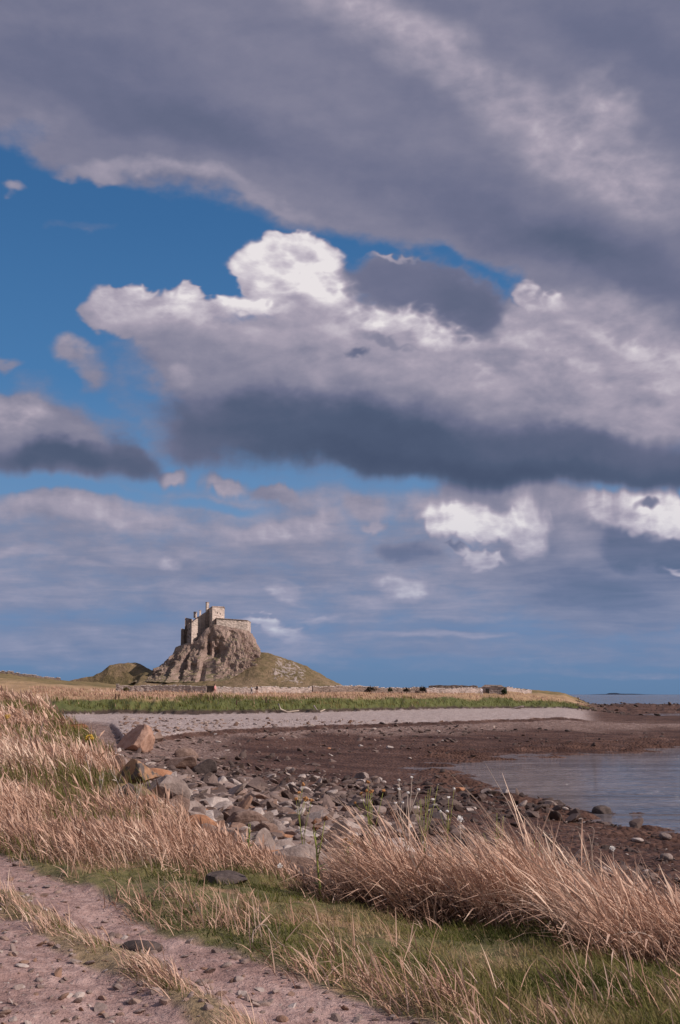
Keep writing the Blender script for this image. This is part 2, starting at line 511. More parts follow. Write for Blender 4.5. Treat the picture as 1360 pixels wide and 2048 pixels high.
# ---------------------------------------------------------------- terrain
# cross-sections of the bay by bearing (pixel column of the photo), each a list of
# (distance, height): path, verge, crest of bank, foot, mid beach, low shore, bay
# centre, far shore, berm foot, berm top, bank foot, bank top, wall, field, far, sea
TCOLS = [
    (-900, [(-60, 3.5), (14, 3.6), (40, 5.4), (60, 5.2), (80, 5.2), (110, 5.4), (120, 5.5), (130, 5.6), (140, 5.7), (145, 5.8), (150, 5.9), (155, 6.0), (190, 7.0), (300, 13), (460, 9), (900, -6)]),
    (-60, [(-60, 3.4), (12, 3.45), (40, 5.0), (60, 4.6), (80, 4.6), (110, 4.7), (118, 4.8), (125, 4.9), (132, 5.0), (138, 5.0), (148, 5.0), (156, 5.1), (190, 6.2), (300, 11.4), (460, 8), (900, -6)]),
    (20, [(-60, 3.4), (12, 3.45), (39, 4.8), (60, 4.3), (80, 4.3), (110, 4.4), (118, 4.5), (125, 4.6), (132, 4.6), (138, 4.6), (148, 4.7), (156, 4.8), (190, 6.0), (300, 10.6), (460, 7), (900, -6)]),
    (75, [(-60, 3.4), (11.8, 3.44), (36, 4.55), (52, 3.4), (78, 2.6), (108, 2.3), (115, 2.3), (122, 2.3), (130, 2.35), (134, 2.4), (146, 2.5), (153, 4.3), (190, 6.0), (300, 9.4), (460, 7), (900, -6)]),
    (130, [(-60, 3.4), (11.5, 3.43), (33, 4.2), (42, 2.8), (75, 2.2), (105, 2.0), (112, 2.0), (120, 2.05), (128, 2.1), (132, 2.2), (143, 2.35), (152, 4.2), (190, 5.9), (300, 8.5), (460, 6), (900, -6)]),
    (220, [(-60, 3.4), (10.6, 3.4), (24, 3.75), (31, 2.6), (60, 1.9), (90, 1.5), (98, 1.5), (106, 1.6), (114, 1.7), (118, 2.0), (148, 2.3), (155, 4.2), (190, 5.5), (300, 7.8), (460, 6), (900, -6)]),
    (260, [(-60, 3.4), (10, 3.4), (19, 3.55), (25, 2.6), (45, 1.8), (62, 1.5), (68, 1.45), (70, 1.5), (73, 1.5), (75, 1.9), (148, 2.3), (156, 4.25), (190, 5.3), (300, 7.3), (460, 6), (900, -6)]),
    (400, [(-60, 3.4), (8, 3.4), (13, 3.3), (17, 2.6), (38, 1.5), (70, 0.9), (84, 0.9), (92, 1.1), (98, 1.35), (101, 1.75), (150, 2.2), (160, 4.3), (190, 5.2), (300, 7), (460, 6), (900, -6)]),
    (650, [(-60, 3.4), (7, 3.35), (10.5, 3.2), (13.5, 2.5), (32, 1.3), (64, 0.3), (82, 0.2), (98, 0.5), (115, 1.4), (119, 1.8), (168, 2.2), (178, 4.2), (205, 5.1), (300, 6.0), (460, 4), (900, -6)]),
    (900, [(-60, 3.4), (6.5, 3.33), (9.8, 3.15), (12.5, 2.4), (27, 1.2), (64, -0.06), (76, -0.12), (91, 0.04), (133, 1.4), (137, 1.75), (205, 2.2), (215, 4.1), (235, 5.1), (300, 6.8), (460, 4), (900, -6)]),
    (1010, [(-60, 3.4), (6.5, 3.3), (9.5, 3.1), (12.2, 2.35), (25, 1.15), (56, -0.08), (76, -0.6), (93, 0.0), (148, 1.35), (152, 1.7), (225, 2.05), (236, 3.9), (252, 5.1), (300, 7.0), (460, 3), (900, -6)]),
    (1130, [(-60, 3.4), (6.5, 3.3), (9.3, 3.1), (12, 2.3), (24, 1.1), (49.5, -0.10), (75, -0.9), (95, 0), (163, 1.3), (168, 1.65), (245, 1.9), (256, 3.2), (275, 4.4), (310, 5.3), (460, 1), (900, -6)]),
    (1180, [(-60, 3.4), (6.5, 3.3), (9.2, 3.1), (12, 2.3), (24, 1.1), (46, -0.10), (75, -1), (98, 0), (160, 1.0), (165, 1.1), (235, 1.6), (250, 2.0), (275, 2.2), (310, 2.2), (440, -2), (900, -6)]),
    (1250, [(-60, 3.4), (6.5, 3.3), (9.1, 3.1), (12, 2.3), (23.5, 1.05), (43, -0.10), (75, -1), (103, 0), (160, 0.8), (165, 0.8), (218, 0.9), (250, 0.3), (285, 0.2), (322, 1.9), (380, 1.0), (520, -4)]),
    (1360, [(-60, 3.4), (6.5, 3.3), (9, 3.1), (12, 2.3), (23, 1.0), (38.8, -0.12), (75, -1), (113, 0), (160, 0.7), (165, 0.7), (215, 0.75), (240, -0.2), (285, -0.25), (322, 1.5), (380, 0.9), (500, -4)]),
    (1900, [(-60, 3.4), (6.5, 3.3), (9, 3.1), (12, 2.2), (22, 0.9), (33, 0), (75, -1.2), (140, 0), (170, 0.5), (175, 0.5), (210, 0.4), (240, -0.4), (290, -0.5), (325, 0.6), (380, 0.2), (500, -4)]),
]
TP = np.array([c[0] for c in TCOLS], float)
TY = np.array([[k[0] for k in c[1]] for c in TCOLS], float)
TZ = np.array([[k[1] for k in c[1]] for c in TCOLS], float)
NK = TY.shape[1]

# edge of the track on its right side and the grassy strip down its middle
PATH_R = [gp(-700, 1640, 3.4), gp(-300, 1672, 3.4), gp(0, 1722, 3.4), gp(170, 1790, 3.4), gp(330, 1872, 3.4), gp(520, 1925, 3.4), gp(725, 1985, 3.4), gp(880, 2048, 3.4), gp(1100, 2230, 3.4), gp(1500, 2600, 3.4)]
MID = [gp(-700, 1740, 3.4), gp(-250, 1765, 3.4), gp(0, 1822, 3.4), (gp(140, 1882, 3.4)), gp(280, 1945, 3.4), gp(420, 2030, 3.4), gp(600, 2160, 3.4), gp(900, 2500, 3.4)]


def side(poly, x, y):
    """signed distance-like value along y: positive beyond the polyline"""
    xs = np.array([p.x for p in poly]); ys = np.array([p.y for p in poly])
    o = np.argsort(xs)
    return y - np.interp(x, xs[o], ys[o])


def px_of(x, y):
    return 680 + 2226.0 * x / np.maximum(y, 4.0)


def terrain(x, y, detail=True):
    """height and section coordinate t (which stretch of the cross-section)"""
    x = np.asarray(x, float); y = np.asarray(y, float)
    wob = 14 * perlin(x * 0.05 + 3, y * 0.03) + 3
    p = px_of(x, y) + wob * np.clip((y - 15) / 60, 0, 1) * (y < 290)
    K = [np.interp(p, TP, TY[:, k]) for k in range(NK)]
    Z = [np.interp(p, TP, TZ[:, k]) for k in range(NK)]
    z = np.full(x.shape, 3.4); t = np.zeros(x.shape)
    yn = y * (1 + 0.03 * perlin(x * 0.3, y * 0.12 + 9) + 0.02 * perlin(x * 1.1, y * 0.5))
    yn = np.where(y < 6, y, yn)
    for k in range(NK - 1):
        f = (yn - K[k]) / np.maximum(K[k + 1] - K[k], 0.01)
        m = (f >= 0) & (f <= 1.0) if k < NK - 2 else (f >= 0)
        f = np.clip(f, 0, 1)
        zz = Z[k] + (Z[k + 1] - Z[k]) * f
        z = np.where(m, zz, z); t = np.where(m, k + f, t)
    if detail:
        pr = side(PATH_R, x, y)
        onpath = sstep(0.15, -0.25, pr) * (y < 30) * (t < 2)
        beach = sstep(2.2, 3.0, t) * sstep(10.0, 9.7, t) * sstep(60, 140, p)
        weed = sstep(4.4, 5.2, t) * sstep(8.0, 7.6, t) * sstep(60, 140, p)
        land = sstep(10.2, 11, t)
        n1 = fbm(x * 0.9, y * 0.9, octaves=3); n2 = fbm(x * 4.2, y * 4.2, octaves=3)
        z = z + (1 - onpath) * (1 - beach) * (1 - land) * (0.10 * n1 + 0.03 * n2 + 0.05 * sstep(-0.1, 0.4, pr))
        z = z + onpath * (0.05 * n1 + 0.022 * n2 + 0.010 * fbm(x * 15, y * 15, octaves=2))
        md = side(MID, x, y)
        z = z + onpath * 0.045 * np.exp(-(md / 0.35) ** 2)
        z = z + beach * (0.10 * n1 + 0.05 * n2) * (1 - 0.3 * weed)
        z = z + sstep(4.3, 5.0, t) * sstep(7.6, 7.0, t) * sstep(780, 900, p) * 0.30 * np.maximum(0, fbm(x * 0.16 + 4, y * 0.50, octaves=4) + 0.02) * 3.0 * np.exp(-(z / 0.45) ** 2)
        far = (y > 150)
        z = z + far * beach * 0.12 * fbm(x * 0.3, y * 0.3, octaves=3)
        z = z + land * (0.35 * fbm(x * 0.12, y * 0.12, octaves=4))
        pt = sstep(1190, 1260, p) * sstep(12, 12.8, t) * sstep(14.6, 14, t)
        z = z + pt * (1.6 * np.abs(perlin(x * 0.11, y * 0.2)) + 0.5 * perlin(x * 0.5, y * 0.5))
    return z, t


def height(x, y):
    return float(terrain(np.array([x]), np.array([y]))[0][0])


# ---------------------------------------------------------------- materials
def new_mat(name):
    m = bpy.data.materials.new(name); m.use_nodes = True
    T = NT(m.node_tree); T.n.clear()
    out = T.new('ShaderNodeOutputMaterial')
    bs = T.new('ShaderNodeBsdfPrincipled')
    bs.inputs['Roughness'].default_value = 0.9
    bs.inputs['Specular IOR Level'].default_value = 0.25
    T.l.new(bs.outputs[0], out.inputs[0])
    return m, T, bs, out


def bump(T, bs, h, strength=0.5, dist=0.05):
    b = T.new('ShaderNodeBump')
    b.inputs['Strength'].default_value = strength
    b.inputs['Distance'].default_value = dist
    T.l.new(h, b.inputs['Height']); T.l.new(b.outputs[0], bs.inputs['Normal'])


def ground_material():
    m, T, bs, out = new_mat('ground_cover')
    geo = T.new('ShaderNodeNewGeometry'); P = geo.outputs['Position']
    za = T.new('ShaderNodeAttribute', attribute_name='zone_a')
    zb = T.new('ShaderNodeAttribute', attribute_name='zone_b')
    sa = T.new('ShaderNodeSeparateColor'); T.l.new(za.outputs['Color'], sa.inputs[0])
    sb = T.new('ShaderNodeSeparateColor'); T.l.new(zb.outputs['Color'], sb.inputs[0])
    path, shingle, brown = sa.outputs; green, tan, earth = sb.outputs
    weed = za.outputs['Alpha']; field = zb.outputs['Alpha']
    n1 = T.noise(P, 1.3, 6, 0.6); n2 = T.noise(P, 9.0, 5, 0.62); n3 = T.noise(P, 40.0, 4, 0.65); n0 = T.noise(P, 0.12, 5, 0.6)
    # the track: dusty pink-brown with darker damp patches and fine stone
    cpath = T.ramp(T.math('ADD', T.math('MULTIPLY', n1, 0.5), T.math('MULTIPLY', n2, 0.5)),
                   [(0.32, (0.17, 0.10, 0.088)), (0.47, (0.345, 0.218, 0.195)), (0.6, (0.48, 0.33, 0.30))])
    vor = T.new('ShaderNodeTexVoronoi', feature='F1'); T.l.new(P, vor.inputs['Vector']); vor.inputs['Scale'].default_value = 30
    cpath = T.mixc(T.ss(n3, 0.60, 0.70), cpath, (0.50, 0.40, 0.36))
    cpath = T.mixc(T.ss(n3, 0.40, 0.30), cpath, (0.10, 0.065, 0.055))
    # pebbles seen from afar: each cell a stone colour
    def pebbles(scale, cols):
        v = T.new('ShaderNodeTexVoronoi', feature='F1')
        T.l.new(T.vmath('ADD', P, T.vmath('SCALE', T.noise(P, scale * 0.8, 2, 0.5, color=True), scale=0.4 / scale)), v.inputs['Vector'])
        v.inputs['Scale'].default_value = scale
        s_ = T.new('ShaderNodeSeparateColor'); T.l.new(v.outputs['Color'], s_.inputs[0])
        return T.ramp(s_.outputs[0], cols), v.outputs['Distance']
    c1, d1 = pebbles(7.0, [(0.0, (0.30, 0.22, 0.205)), (0.35, (0.40, 0.31, 0.29)), (0.7, (0.50, 0.41, 0.39)), (1.0, (0.62, 0.54, 0.52))])
    c1b, d1b = pebbles(1.3, [(0.0, (0.30, 0.22, 0.20)), (0.5, (0.46, 0.37, 0.35)), (1.0, (0.6, 0.50, 0.48))])
    c1 = T.mixc(0.35, c1, c1b)
    c1 = T.mixc(T.ss(n1, 0.35, 0.7, 0.0, 0.5), c1, (0.34, 0.25, 0.225))
    c2, d2 = pebbles(4.5, [(0.0, (0.11, 0.062, 0.05)), (0.4, (0.20, 0.122, 0.10)), (0.75, (0.29, 0.19, 0.16)), (1.0, (0.42, 0.32, 0.285))])
    c2 = T.mixc(T.ss(n1, 0.45, 0.65, 0.0, 0.6), c2, (0.12, 0.075, 0.06))
    cweed = T.ramp(T.math('ADD', T.math('MULTIPLY', n1, 0.35), T.math('ADD', T.math('MULTIPLY', n2, 0.25), T.math('MULTIPLY', T.noise(T.vmath('MULTIPLY', P, (0.6, 1.0, 1.0)), 0.22, 4, 0.6), 0.4))),
                   [(0.32, (0.030, 0.012, 0.008)), (0.46, (0.062, 0.027, 0.018)), (0.56, (0.125, 0.064, 0.046)), (0.68, (0.22, 0.14, 0.118))])
    cgreen = T.ramp(n2, [(0.3, (0.055, 0.07, 0.022)), (0.5, (0.10, 0.115, 0.035)), (0.7, (0.20, 0.16, 0.075))])
    ctan = T.ramp(T.math('ADD', T.math('MULTIPLY', n0, 0.5), T.math('MULTIPLY', n2, 0.5)),
                  [(0.3, (0.22, 0.14, 0.075)), (0.5, (0.38, 0.245, 0.14)), (0.7, (0.50, 0.34, 0.21))])
    cearth = T.ramp(n2, [(0.35, (0.022, 0.015, 0.012)), (0.65, (0.10, 0.065, 0.05))])
    cfield = T.ramp(T.math('ADD', T.math('MULTIPLY', n0, 0.7), T.math('MULTIPLY', n1, 0.3)),
                    [(0.32, (0.10, 0.085, 0.035)), (0.5, (0.20, 0.145, 0.065)), (0.7, (0.30, 0.20, 0.11))])
    col = None
    for w, c in ((path, cpath), (shingle, c1), (brown, c2), (weed, cweed), (green, cgreen), (tan, ctan), (earth, cearth), (field, cfield)):
        v = T.vmath('SCALE', c, scale=w)
        col = v if col is None else T.vmath('ADD', col, v)
    T.l.new(col, bs.inputs['Base Color'])
    rough = T.mixf(weed, 0.92, T.ss(n2, 0.3, 0.7, 0.6, 0.95))
    T.l.new(rough, bs.inputs['Roughness'])
    h = T.math('ADD', T.math('MULTIPLY', n2, 0.5), T.math('MULTIPLY', n3, 0.25))
    st = T.math('ADD', T.math('MULTIPLY', shingle, T.math('MULTIPLY', d1, -1.2)), T.math('MULTIPLY', T.math('ADD', brown, weed), T.math('MULTIPLY', d2, -1.8)))
    h = T.math('ADD', h, st)
    bump(T, bs, h, 0.9, 0.09)
    return m


def zones(x, y, z, t):
    """which cover grows or lies where: weights for the eight covers"""
    p = px_of(x, y)
    n = fbm(x * 0.8, y * 0.8, octaves=4) ; nf = fbm(x * 0.15 + 7, y * 0.08, octaves=4)
    nn = fbm(x * 3.1, y * 3.1, octaves=3)
    tt = t + 0.25 * n * (t < 5) + 0.35 * nf * (t > 4) * (t < 9.8)
    pr = side(PATH_R, x, y) + 0.25 * n + 0.12 * nn
    onp = sstep(0.15, -0.1, pr) * (y < 30) * (t < 2.0)
    md = np.abs(side(MID, x, y)) + 0.35 * n + 0.2 * nn
    mid = sstep(0.30, 0.12, md) * onp * 0.8
    W = {}
    inland = 1 - sstep(45, 120, p)
    east = sstep(1150, 1215, p)
    rem = np.ones(x.shape)
    def take(name, m):
        nonlocal rem
        m = np.clip(m, 0, 1) * rem
        W[name] = W.get(name, 0) + m
        rem = rem - m
    take('path', onp - mid)
    take('green', mid * 0.5)
    take('tan', mid)
    # verge and near bank
    near = sstep(2.15, 1.95, t + 0.1 * n)
    g = sstep(0.02, 0.16, -nn * 0.5 + 0.25 - 0.1 * (y - 8) * 0.2)
    take('green', near * g * 0.75)
    take('earth', near * 0.35)
    take('tan', near)
    take('tan', inland * sstep(12.3, 11.9, t))
    # seaweed belt
    wd = sstep(4.25 - 0.8 * sstep(620, 900, p), 4.6 - 0.7 * sstep(620, 900, p), tt) * sstep(7.85, 7.5, tt) * sstep(380, 520, p + 60 * nf)
    take('weed', wd)
    take('weed', sstep(7.97, 8.0, t) * sstep(8.95, 8.8, t) * (1 - east) * sstep(270, 330, p))
    take('weed', east * sstep(8.6, 9.4, tt) * 0.85)
    take('brown', sstep(3.3, 3.9, tt) * sstep(8.0, 7.98, t) * 0.9)
    take('weed', east * sstep(7.9, 9, t) * 0.5)
    take('brown', east * sstep(7.9, 8.1, t))
    take('shingle', sstep(8.7, 8.9, t) * sstep(10.02, 9.98, t))
    take('shingle', 0.45 * sstep(10.0, 9.9, t))
    take('brown', sstep(10.0, 9.9, t))
    edge = 0.10 * fbm(x * 0.12, y * 0.0 + 2, octaves=3)
    take('earth', sstep(10.30 + edge, 10.20 + edge, t))
    take('green', sstep(11.15 + 0.4 * nf, 10.9 + 0.4 * nf, t))
    take('tan', sstep(12.5, 12.25, t + 0.3 * nf) * 0.95)
    take('field', rem.copy())
    W['field'] = W['field'] + rem
    z0 = np.zeros(x.shape)
    G = lambda k: np.asarray(W.get(k, z0), float)
    A = np.stack([G('path'), G('shingle'), G('brown'), G('weed')], 1)
    B = np.stack([G('green'), G('tan'), G('earth'), G('field')], 1)
    return A, B


def build_terrain():
    mat = ground_material()
    s = np.concatenate([np.linspace(-3.2, -0.5, 34)[:-1], np.linspace(-0.5, -0.33, 30)[:-1], np.linspace(-0.33, 0.33, 640), np.linspace(0.33, 0.5, 30)[1:], np.linspace(0.5, 3.2, 34)[1:]])
    ys = np.concatenate([np.linspace(-5.5, 4.5, 40)[:-1], np.linspace(4.5, 14, 260)[:-1], np.geomspace(14, 60, 260)[:-1], np.geomspace(60, 300, 330)[:-1], np.geomspace(300, 1500, 70)])
    S, Y = np.meshgrid(s, ys)
    X = S * (Y + 6)
    x = X.ravel(); y = Y.ravel()
    z, t = terrain(x, y)
    A, B = zones(x, y, z, t)
    nx, ny = len(s), len(ys)
    I, J = np.meshgrid(np.arange(nx - 1), np.arange(ny - 1))
    v0 = (J * nx + I).ravel()
    fc = np.stack([v0, v0 + 1, v0 + nx + 1, v0 + nx], 1)
    tf = t[v0]; pf = px_of(x[v0], y[v0]); onp = (A[v0, 0] > 0.35)
    # one object per stretch of ground
    part = np.where(onp, 0, np.where((tf < 2.1) | ((pf < 85) & (tf < 12)), 1, np.where(tf < 10.15, 2, 3)))
    names = {0: 'path', 1: 'ground', 2: 'beach', 3: 'field'}
    for k, nm in names.items():
        f = fc[part == k]
        used, inv = np.unique(f, return_inverse=True)
        me = bpy.data.meshes.new(nm)
        fast_mesh(me, np.stack([x[used], y[used], z[used]], 1), inv.reshape(-1, 4))
        for an, arr in (('zone_a', A), ('zone_b', B)):
            at = me.attributes.new(an, 'FLOAT_COLOR', 'POINT'); at.data.foreach_set('color', arr[used].astype(np.float32).ravel())
        o = new_obj(nm, me, mat=mat); o['kind'] = 'structure'


build_terrain()


def water_material():
    m, T, bs, out = new_mat('sea_water')
    geo = T.new('ShaderNodeNewGeometry'); P = geo.outputs['Position']
    P1 = T.vmath('MULTIPLY', P, (0.30, 1.0, 1.0))
    n1 = T.noise(P1, 0.55, 4, 0.6, 0.3); n2 = T.noise(P1, 3.0, 4, 0.6)
    P2 = T.vmath('MULTIPLY', P, (0.05, 0.22, 1.0)); n3 = T.noise(P2, 1.0, 4, 0.6)
    T.l.new(T.ramp(n3, [(0.35, (0.12, 0.10, 0.105)), (0.7, (0.28, 0.24, 0.25))]), bs.inputs['Base Color'])
    bs.inputs['Roughness'].default_value = 0.07
    bs.inputs['Specular IOR Level'].default_value = 0.5
    bs.inputs['IOR'].default_value = 1.33
    h = T.math('ADD', n1, T.math('MULTIPLY', n2, 0.25))
    bump(T, bs, h, 1.0, 2.2)
    return m


def build_sea():
    ys = np.concatenate([np.linspace(25, 130, 60), np.geomspace(132, 19500, 60)])
    s = np.linspace(-3.0, 3.0, 60)
    S, Y = np.meshgrid(s, ys); X = S * Y
    nx, ny = len(s), len(ys)
    I, J = np.meshgrid(np.arange(nx - 1), np.arange(ny - 1)); v0 = (J * nx + I).ravel()
    # only east of the shore and beyond the land
    keep = (X.ravel()[v0] > -8) | (Y.ravel()[v0] > 420)
    fc = np.stack([v0, v0 + 1, v0 + nx + 1, v0 + nx], 1)[keep]
    me = bpy.data.meshes.new('sea')
    fast_mesh(me, np.stack([X.ravel(), Y.ravel(), np.zeros(X.size)], 1), fc)
    o = new_obj('sea', me, mat=water_material()); o['kind'] = 'structure'


build_sea()

# ---------------------------------------------------------------- castle hill
DC = 480.0                                   # distance of the castle hill


def hx(px, y=DC):
    return (px - 680) / 2226.0 * y


def hz(py, y=DC):
    return at_y(680, py, y).z


def rock_material(name, dark, mid, pale, scale=1.0, grass=0.0, lichen=None, strength=0.8):
    m, T, bs, out = new_mat(name)
    geo = T.new('ShaderNodeNewGeometry'); P = geo.outputs['Position']
    oi = T.new('ShaderNodeObjectInfo')
    Po = T.vmath('ADD', P, T.vmath('SCALE', oi.outputs['Location'], scale=0.37))
    n1 = T.noise(Po, 0.9 * scale, 6, 0.62); n2 = T.noise(Po, 6.0 * scale, 5, 0.65)
    v = T.math('ADD', T.math('MULTIPLY', n1, 0.6), T.math('MULTIPLY', n2, 0.4))
    c = T.ramp(v, [(0.32, dark), (0.48, mid), (0.64, pale)])
    if grass:
        up = T.new('ShaderNodeSeparateXYZ'); T.l.new(geo.outputs['Normal'], up.inputs[0])
        g = T.ss(T.math('ADD', up.outputs[2], T.math('MULTIPLY', T.math('SUBTRACT', n1, 0.5), 1.2)), 0.55, 0.75, 0, grass)
        c = T.mixc(g, c, T.ramp(n2, [(0.35, (0.07, 0.075, 0.03)), (0.65, (0.17, 0.14, 0.06))]))
    if lichen:
        c = T.mixc(T.ss(T.noise(Po, 2.2 * scale, 4, 0.6), 0.54, 0.60, 0, 0.85), c, lichen)
    T.l.new(c, bs.inputs['Base Color'])
    bump(T, bs, v, strength, 0.35 / scale)
    return m


HILL_PX = [80, 120, 150, 188, 205, 214, 221, 264, 278, 292, 306, 340, 400, 470, 520, 545, 570, 600, 625, 650, 672, 695, 720, 780]
HILL_PY = [1378, 1366, 1357, 1350, 1342, 1333, 1327, 1327, 1332, 1341, 1346, 1346, 1342, 1330, 1306, 1309, 1319, 1331, 1342, 1353, 1366, 1378, 1386, 1394]


def hill_h(x, y):
    p = 680 + 2226.0 * x / DC
    ridge = np.interp(p, HILL_PX, [hz(v) for v in HILL_PY])
    sm = np.interp(p + 12, HILL_PX, [hz(v) for v in HILL_PY]) + np.interp(p - 12, HILL_PX, [hz(v) for v in HILL_PY])
    hump = sstep(300, 270, p)
    ridge = ridge * (0.5 + 0.5 * hump) + (0.5 - 0.5 * hump) * sm / 2
    front = np.interp(y, [DC - 85, DC - 55, DC - 28, DC - 8, DC + 20, DC + 60, DC + 110], [0, .16, .55, 1, 1, .45, 0])
    front2 = np.interp(y, [DC - 40, DC - 14, DC - 4, DC + 12, DC + 40, DC + 110], [0, .12, 1, 1, .3, 0])
    f = front * (1 - hump) + front2 * hump
    n = 1.4 * fbm(x * 0.06, y * 0.06, octaves=5) + 0.5 * fbm(x * 0.3, y * 0.3, octaves=3)
    rocky = sstep(540, 560, p) * sstep(640, 600, p) * sstep(DC - 45, DC - 30, y) * sstep(DC - 2, DC - 14, y)
    n = n + rocky * 2.0 * np.maximum(0, fbm(x * 0.25, y * 0.5 + 4, octaves=3))
    return 3.0 + (ridge - 3.0) * f + n * np.clip(f * 2, 0, 1) - 0.5 * (f < 0.02), rocky, p


def build_hill():
    xs = np.linspace(hx(60), hx(800), 420); ys = np.linspace(DC - 86, DC + 108, 200)
    X, Y = np.meshgrid(xs, ys); x = X.ravel(); y = Y.ravel()
    z, rocky, p = hill_h(x, y)
    nx, ny = len(xs), len(ys)
    I, J = np.meshgrid(np.arange(nx - 1), np.arange(ny - 1)); v0 = (J * nx + I).ravel()
    me = bpy.data.meshes.new('hill')
    fast_mesh(me, np.stack([x, y, z], 1), np.stack([v0, v0 + 1, v0 + nx + 1, v0 + nx], 1))
    at = me.attributes.new('rocky', 'FLOAT', 'POINT'); at.data.foreach_set('value', rocky.astype(np.float32))
    m, T, bs, out = new_mat('hill_turf')
    geo = T.new('ShaderNodeNewGeometry'); P = geo.outputs['Position']
    n1 = T.noise(P, 0.05, 6, 0.65); n2 = T.noise(P, 0.6, 5, 0.65)
    c = T.ramp(T.math('ADD', T.math('MULTIPLY', n1, 0.65), T.math('MULTIPLY', n2, 0.35)),
               [(0.30, (0.085, 0.072, 0.032)), (0.46, (0.155, 0.115, 0.058)), (0.56, (0.24, 0.165, 0.098)), (0.70, (0.34, 0.24, 0.165))])
    at_ = T.new('ShaderNodeAttribute', attribute_name='rocky')
    r = T.ss(T.math('ADD', at_.outputs['Fac'], T.math('MULTIPLY', T.math('SUBTRACT', n2, 0.5), 3.0)), 0.95, 1.15)
    c = T.mixc(r, c, T.ramp(n2, [(0.4, (0.17, 0.13, 0.115)), (0.65, (0.42, 0.34, 0.31))]))
    T.l.new(c, bs.inputs['Base Color'])
    bump(T, bs, n2, 0.8, 1.2)
    o = new_obj('hill', me, mat=m); o['kind'] = 'structure'


build_hill()


def build_crag():
    nth, nv = 420, 110
    th = np.linspace(0, 2 * np.pi, nth, endpoint=False); vs = np.concatenate([np.linspace(0, 1, nv - 14), 1 + np.linspace(0.02, 1, 14)])
    TH, V = np.meshgrid(th, vs)
    v = np.clip(V, 0, 1)
    # outline of the crag by height, as seen from the bay
    zb = hz(1352)
    top_px = [284, 298, 320, 345, 354, 400, 418, 430, 438, 497, 503, 512, 530]
    top_py = [1344, 1337, 1318, 1307, 1296, 1285, 1262, 1254, 1254, 1264, 1268, 1274, 1292]
    left = np.interp(v, [0, .25, .5, .75, 1], [268, 292, 314, 334, 351])
    right = np.interp(v, [0, .2, .4, .6, .8, 1], [572, 556, 540, 524, 512, 502])
    cx = 425.0
    ct, st = np.cos(TH), np.sin(TH)
    k = 0.62                                     # squarish plan
    ux = np.sign(ct) * np.abs(ct) ** k; uy = np.sign(st) * np.abs(st) ** k
    ext = np.where(ux > 0, right - cx, cx - left)
    x = hx(cx) + ux * ext * DC / 2226.0
    dep = np.interp(v, [0, .3, .6, 1], [32, 25, 21, 17.5])
    y = DC + 2 + uy * dep
    pxv = 680 + x * 2226 / DC
    ztop = np.interp(pxv, top_px, [hz(q) for q in top_py])
    z = zb + (ztop - zb) * v - 3 * (1 - v)
    # buttresses, gullies and ledges
    arc = TH * 22
    rib = 1 - 2 * np.abs(perlin(arc * 0.11 + 0.06 * z, z * 0.030 + 3))
    rib2 = 1 - 2 * np.abs(perlin(arc * 0.42 + 5, z * 0.12))
    nn = fbm(x * 0.16, y * 0.16, z * 0.10, octaves=5, gain=0.55)
    nf = fbm(x * 0.6, y * 0.6, z * 0.4, octaves=4, gain=0.55)
    amp = np.sin(np.clip(v * 1.05, 0, 1) * np.pi) ** 0.5 * 0.9 + 0.25
    disp = (2.2 * (rib - 0.75) + 0.8 * (rib2 - 0.75) + 2.8 * nn + 0.55 * nf) * amp
    disp = np.where(V > 1, disp * 0.25, disp)
    # dark gully below the tower and the cave at the foot
    front = (uy < 0)
    disp = disp - 3.2 * np.exp(-((pxv - (431 - 16 * (1 - v))) / 5.0) ** 2) * front * sstep(0.98, 0.7, v)
    disp = disp - 5.0 * np.exp(-((pxv - 444) / 10) ** 2 - ((z - hz(1312)) / 2.6) ** 2) * front
    disp = disp + 2.2 * np.exp(-((pxv - 374 + 18 * (1 - v)) / 6) ** 2) * front * sstep(0.7, 0.3, v)
    disp = disp - 2.6 * np.exp(-((pxv - 390 + 20 * (1 - v)) / 5) ** 2) * front * sstep(0.9, 0.5, v)
    x = x + ux * disp; y = y + uy * disp
    z = z + 0.8 * nf * amp + np.where(V < 1, 0.4 * np.round(nn * 4) / 4, 0)
    shrink = np.where(V > 1, 1 - (V - 1), 1.0)
    x = hx(cx) + (x - hx(cx)) * shrink; y = DC + 2 + (y - DC - 2) * shrink
    pxv = 680 + x * 2226 / DC
    z = np.where(V > 1, np.interp(pxv, top_px, [hz(q) for q in top_py]) + 0.3 * nf, z)
    I, J = np.meshgrid(np.arange(nth), np.arange(len(vs) - 1))
    a = (J * nth + I).ravel(); b = (J * nth + (I + 1) % nth).ravel()
    me = bpy.data.meshes.new('crag')
    fast_mesh(me, np.stack([x.ravel(), y.ravel(), z.ravel()], 1), np.stack([a, b, b + nth, a + nth], 1), smooth=False)
    mat = rock_material('crag_rock', (0.115, 0.078, 0.064), (0.295, 0.205, 0.175), (0.47, 0.345, 0.30), 0.35, grass=0.8, strength=0.9)
    o = new_obj('crag', me, mat=mat); o['kind'] = 'structure'


build_crag()


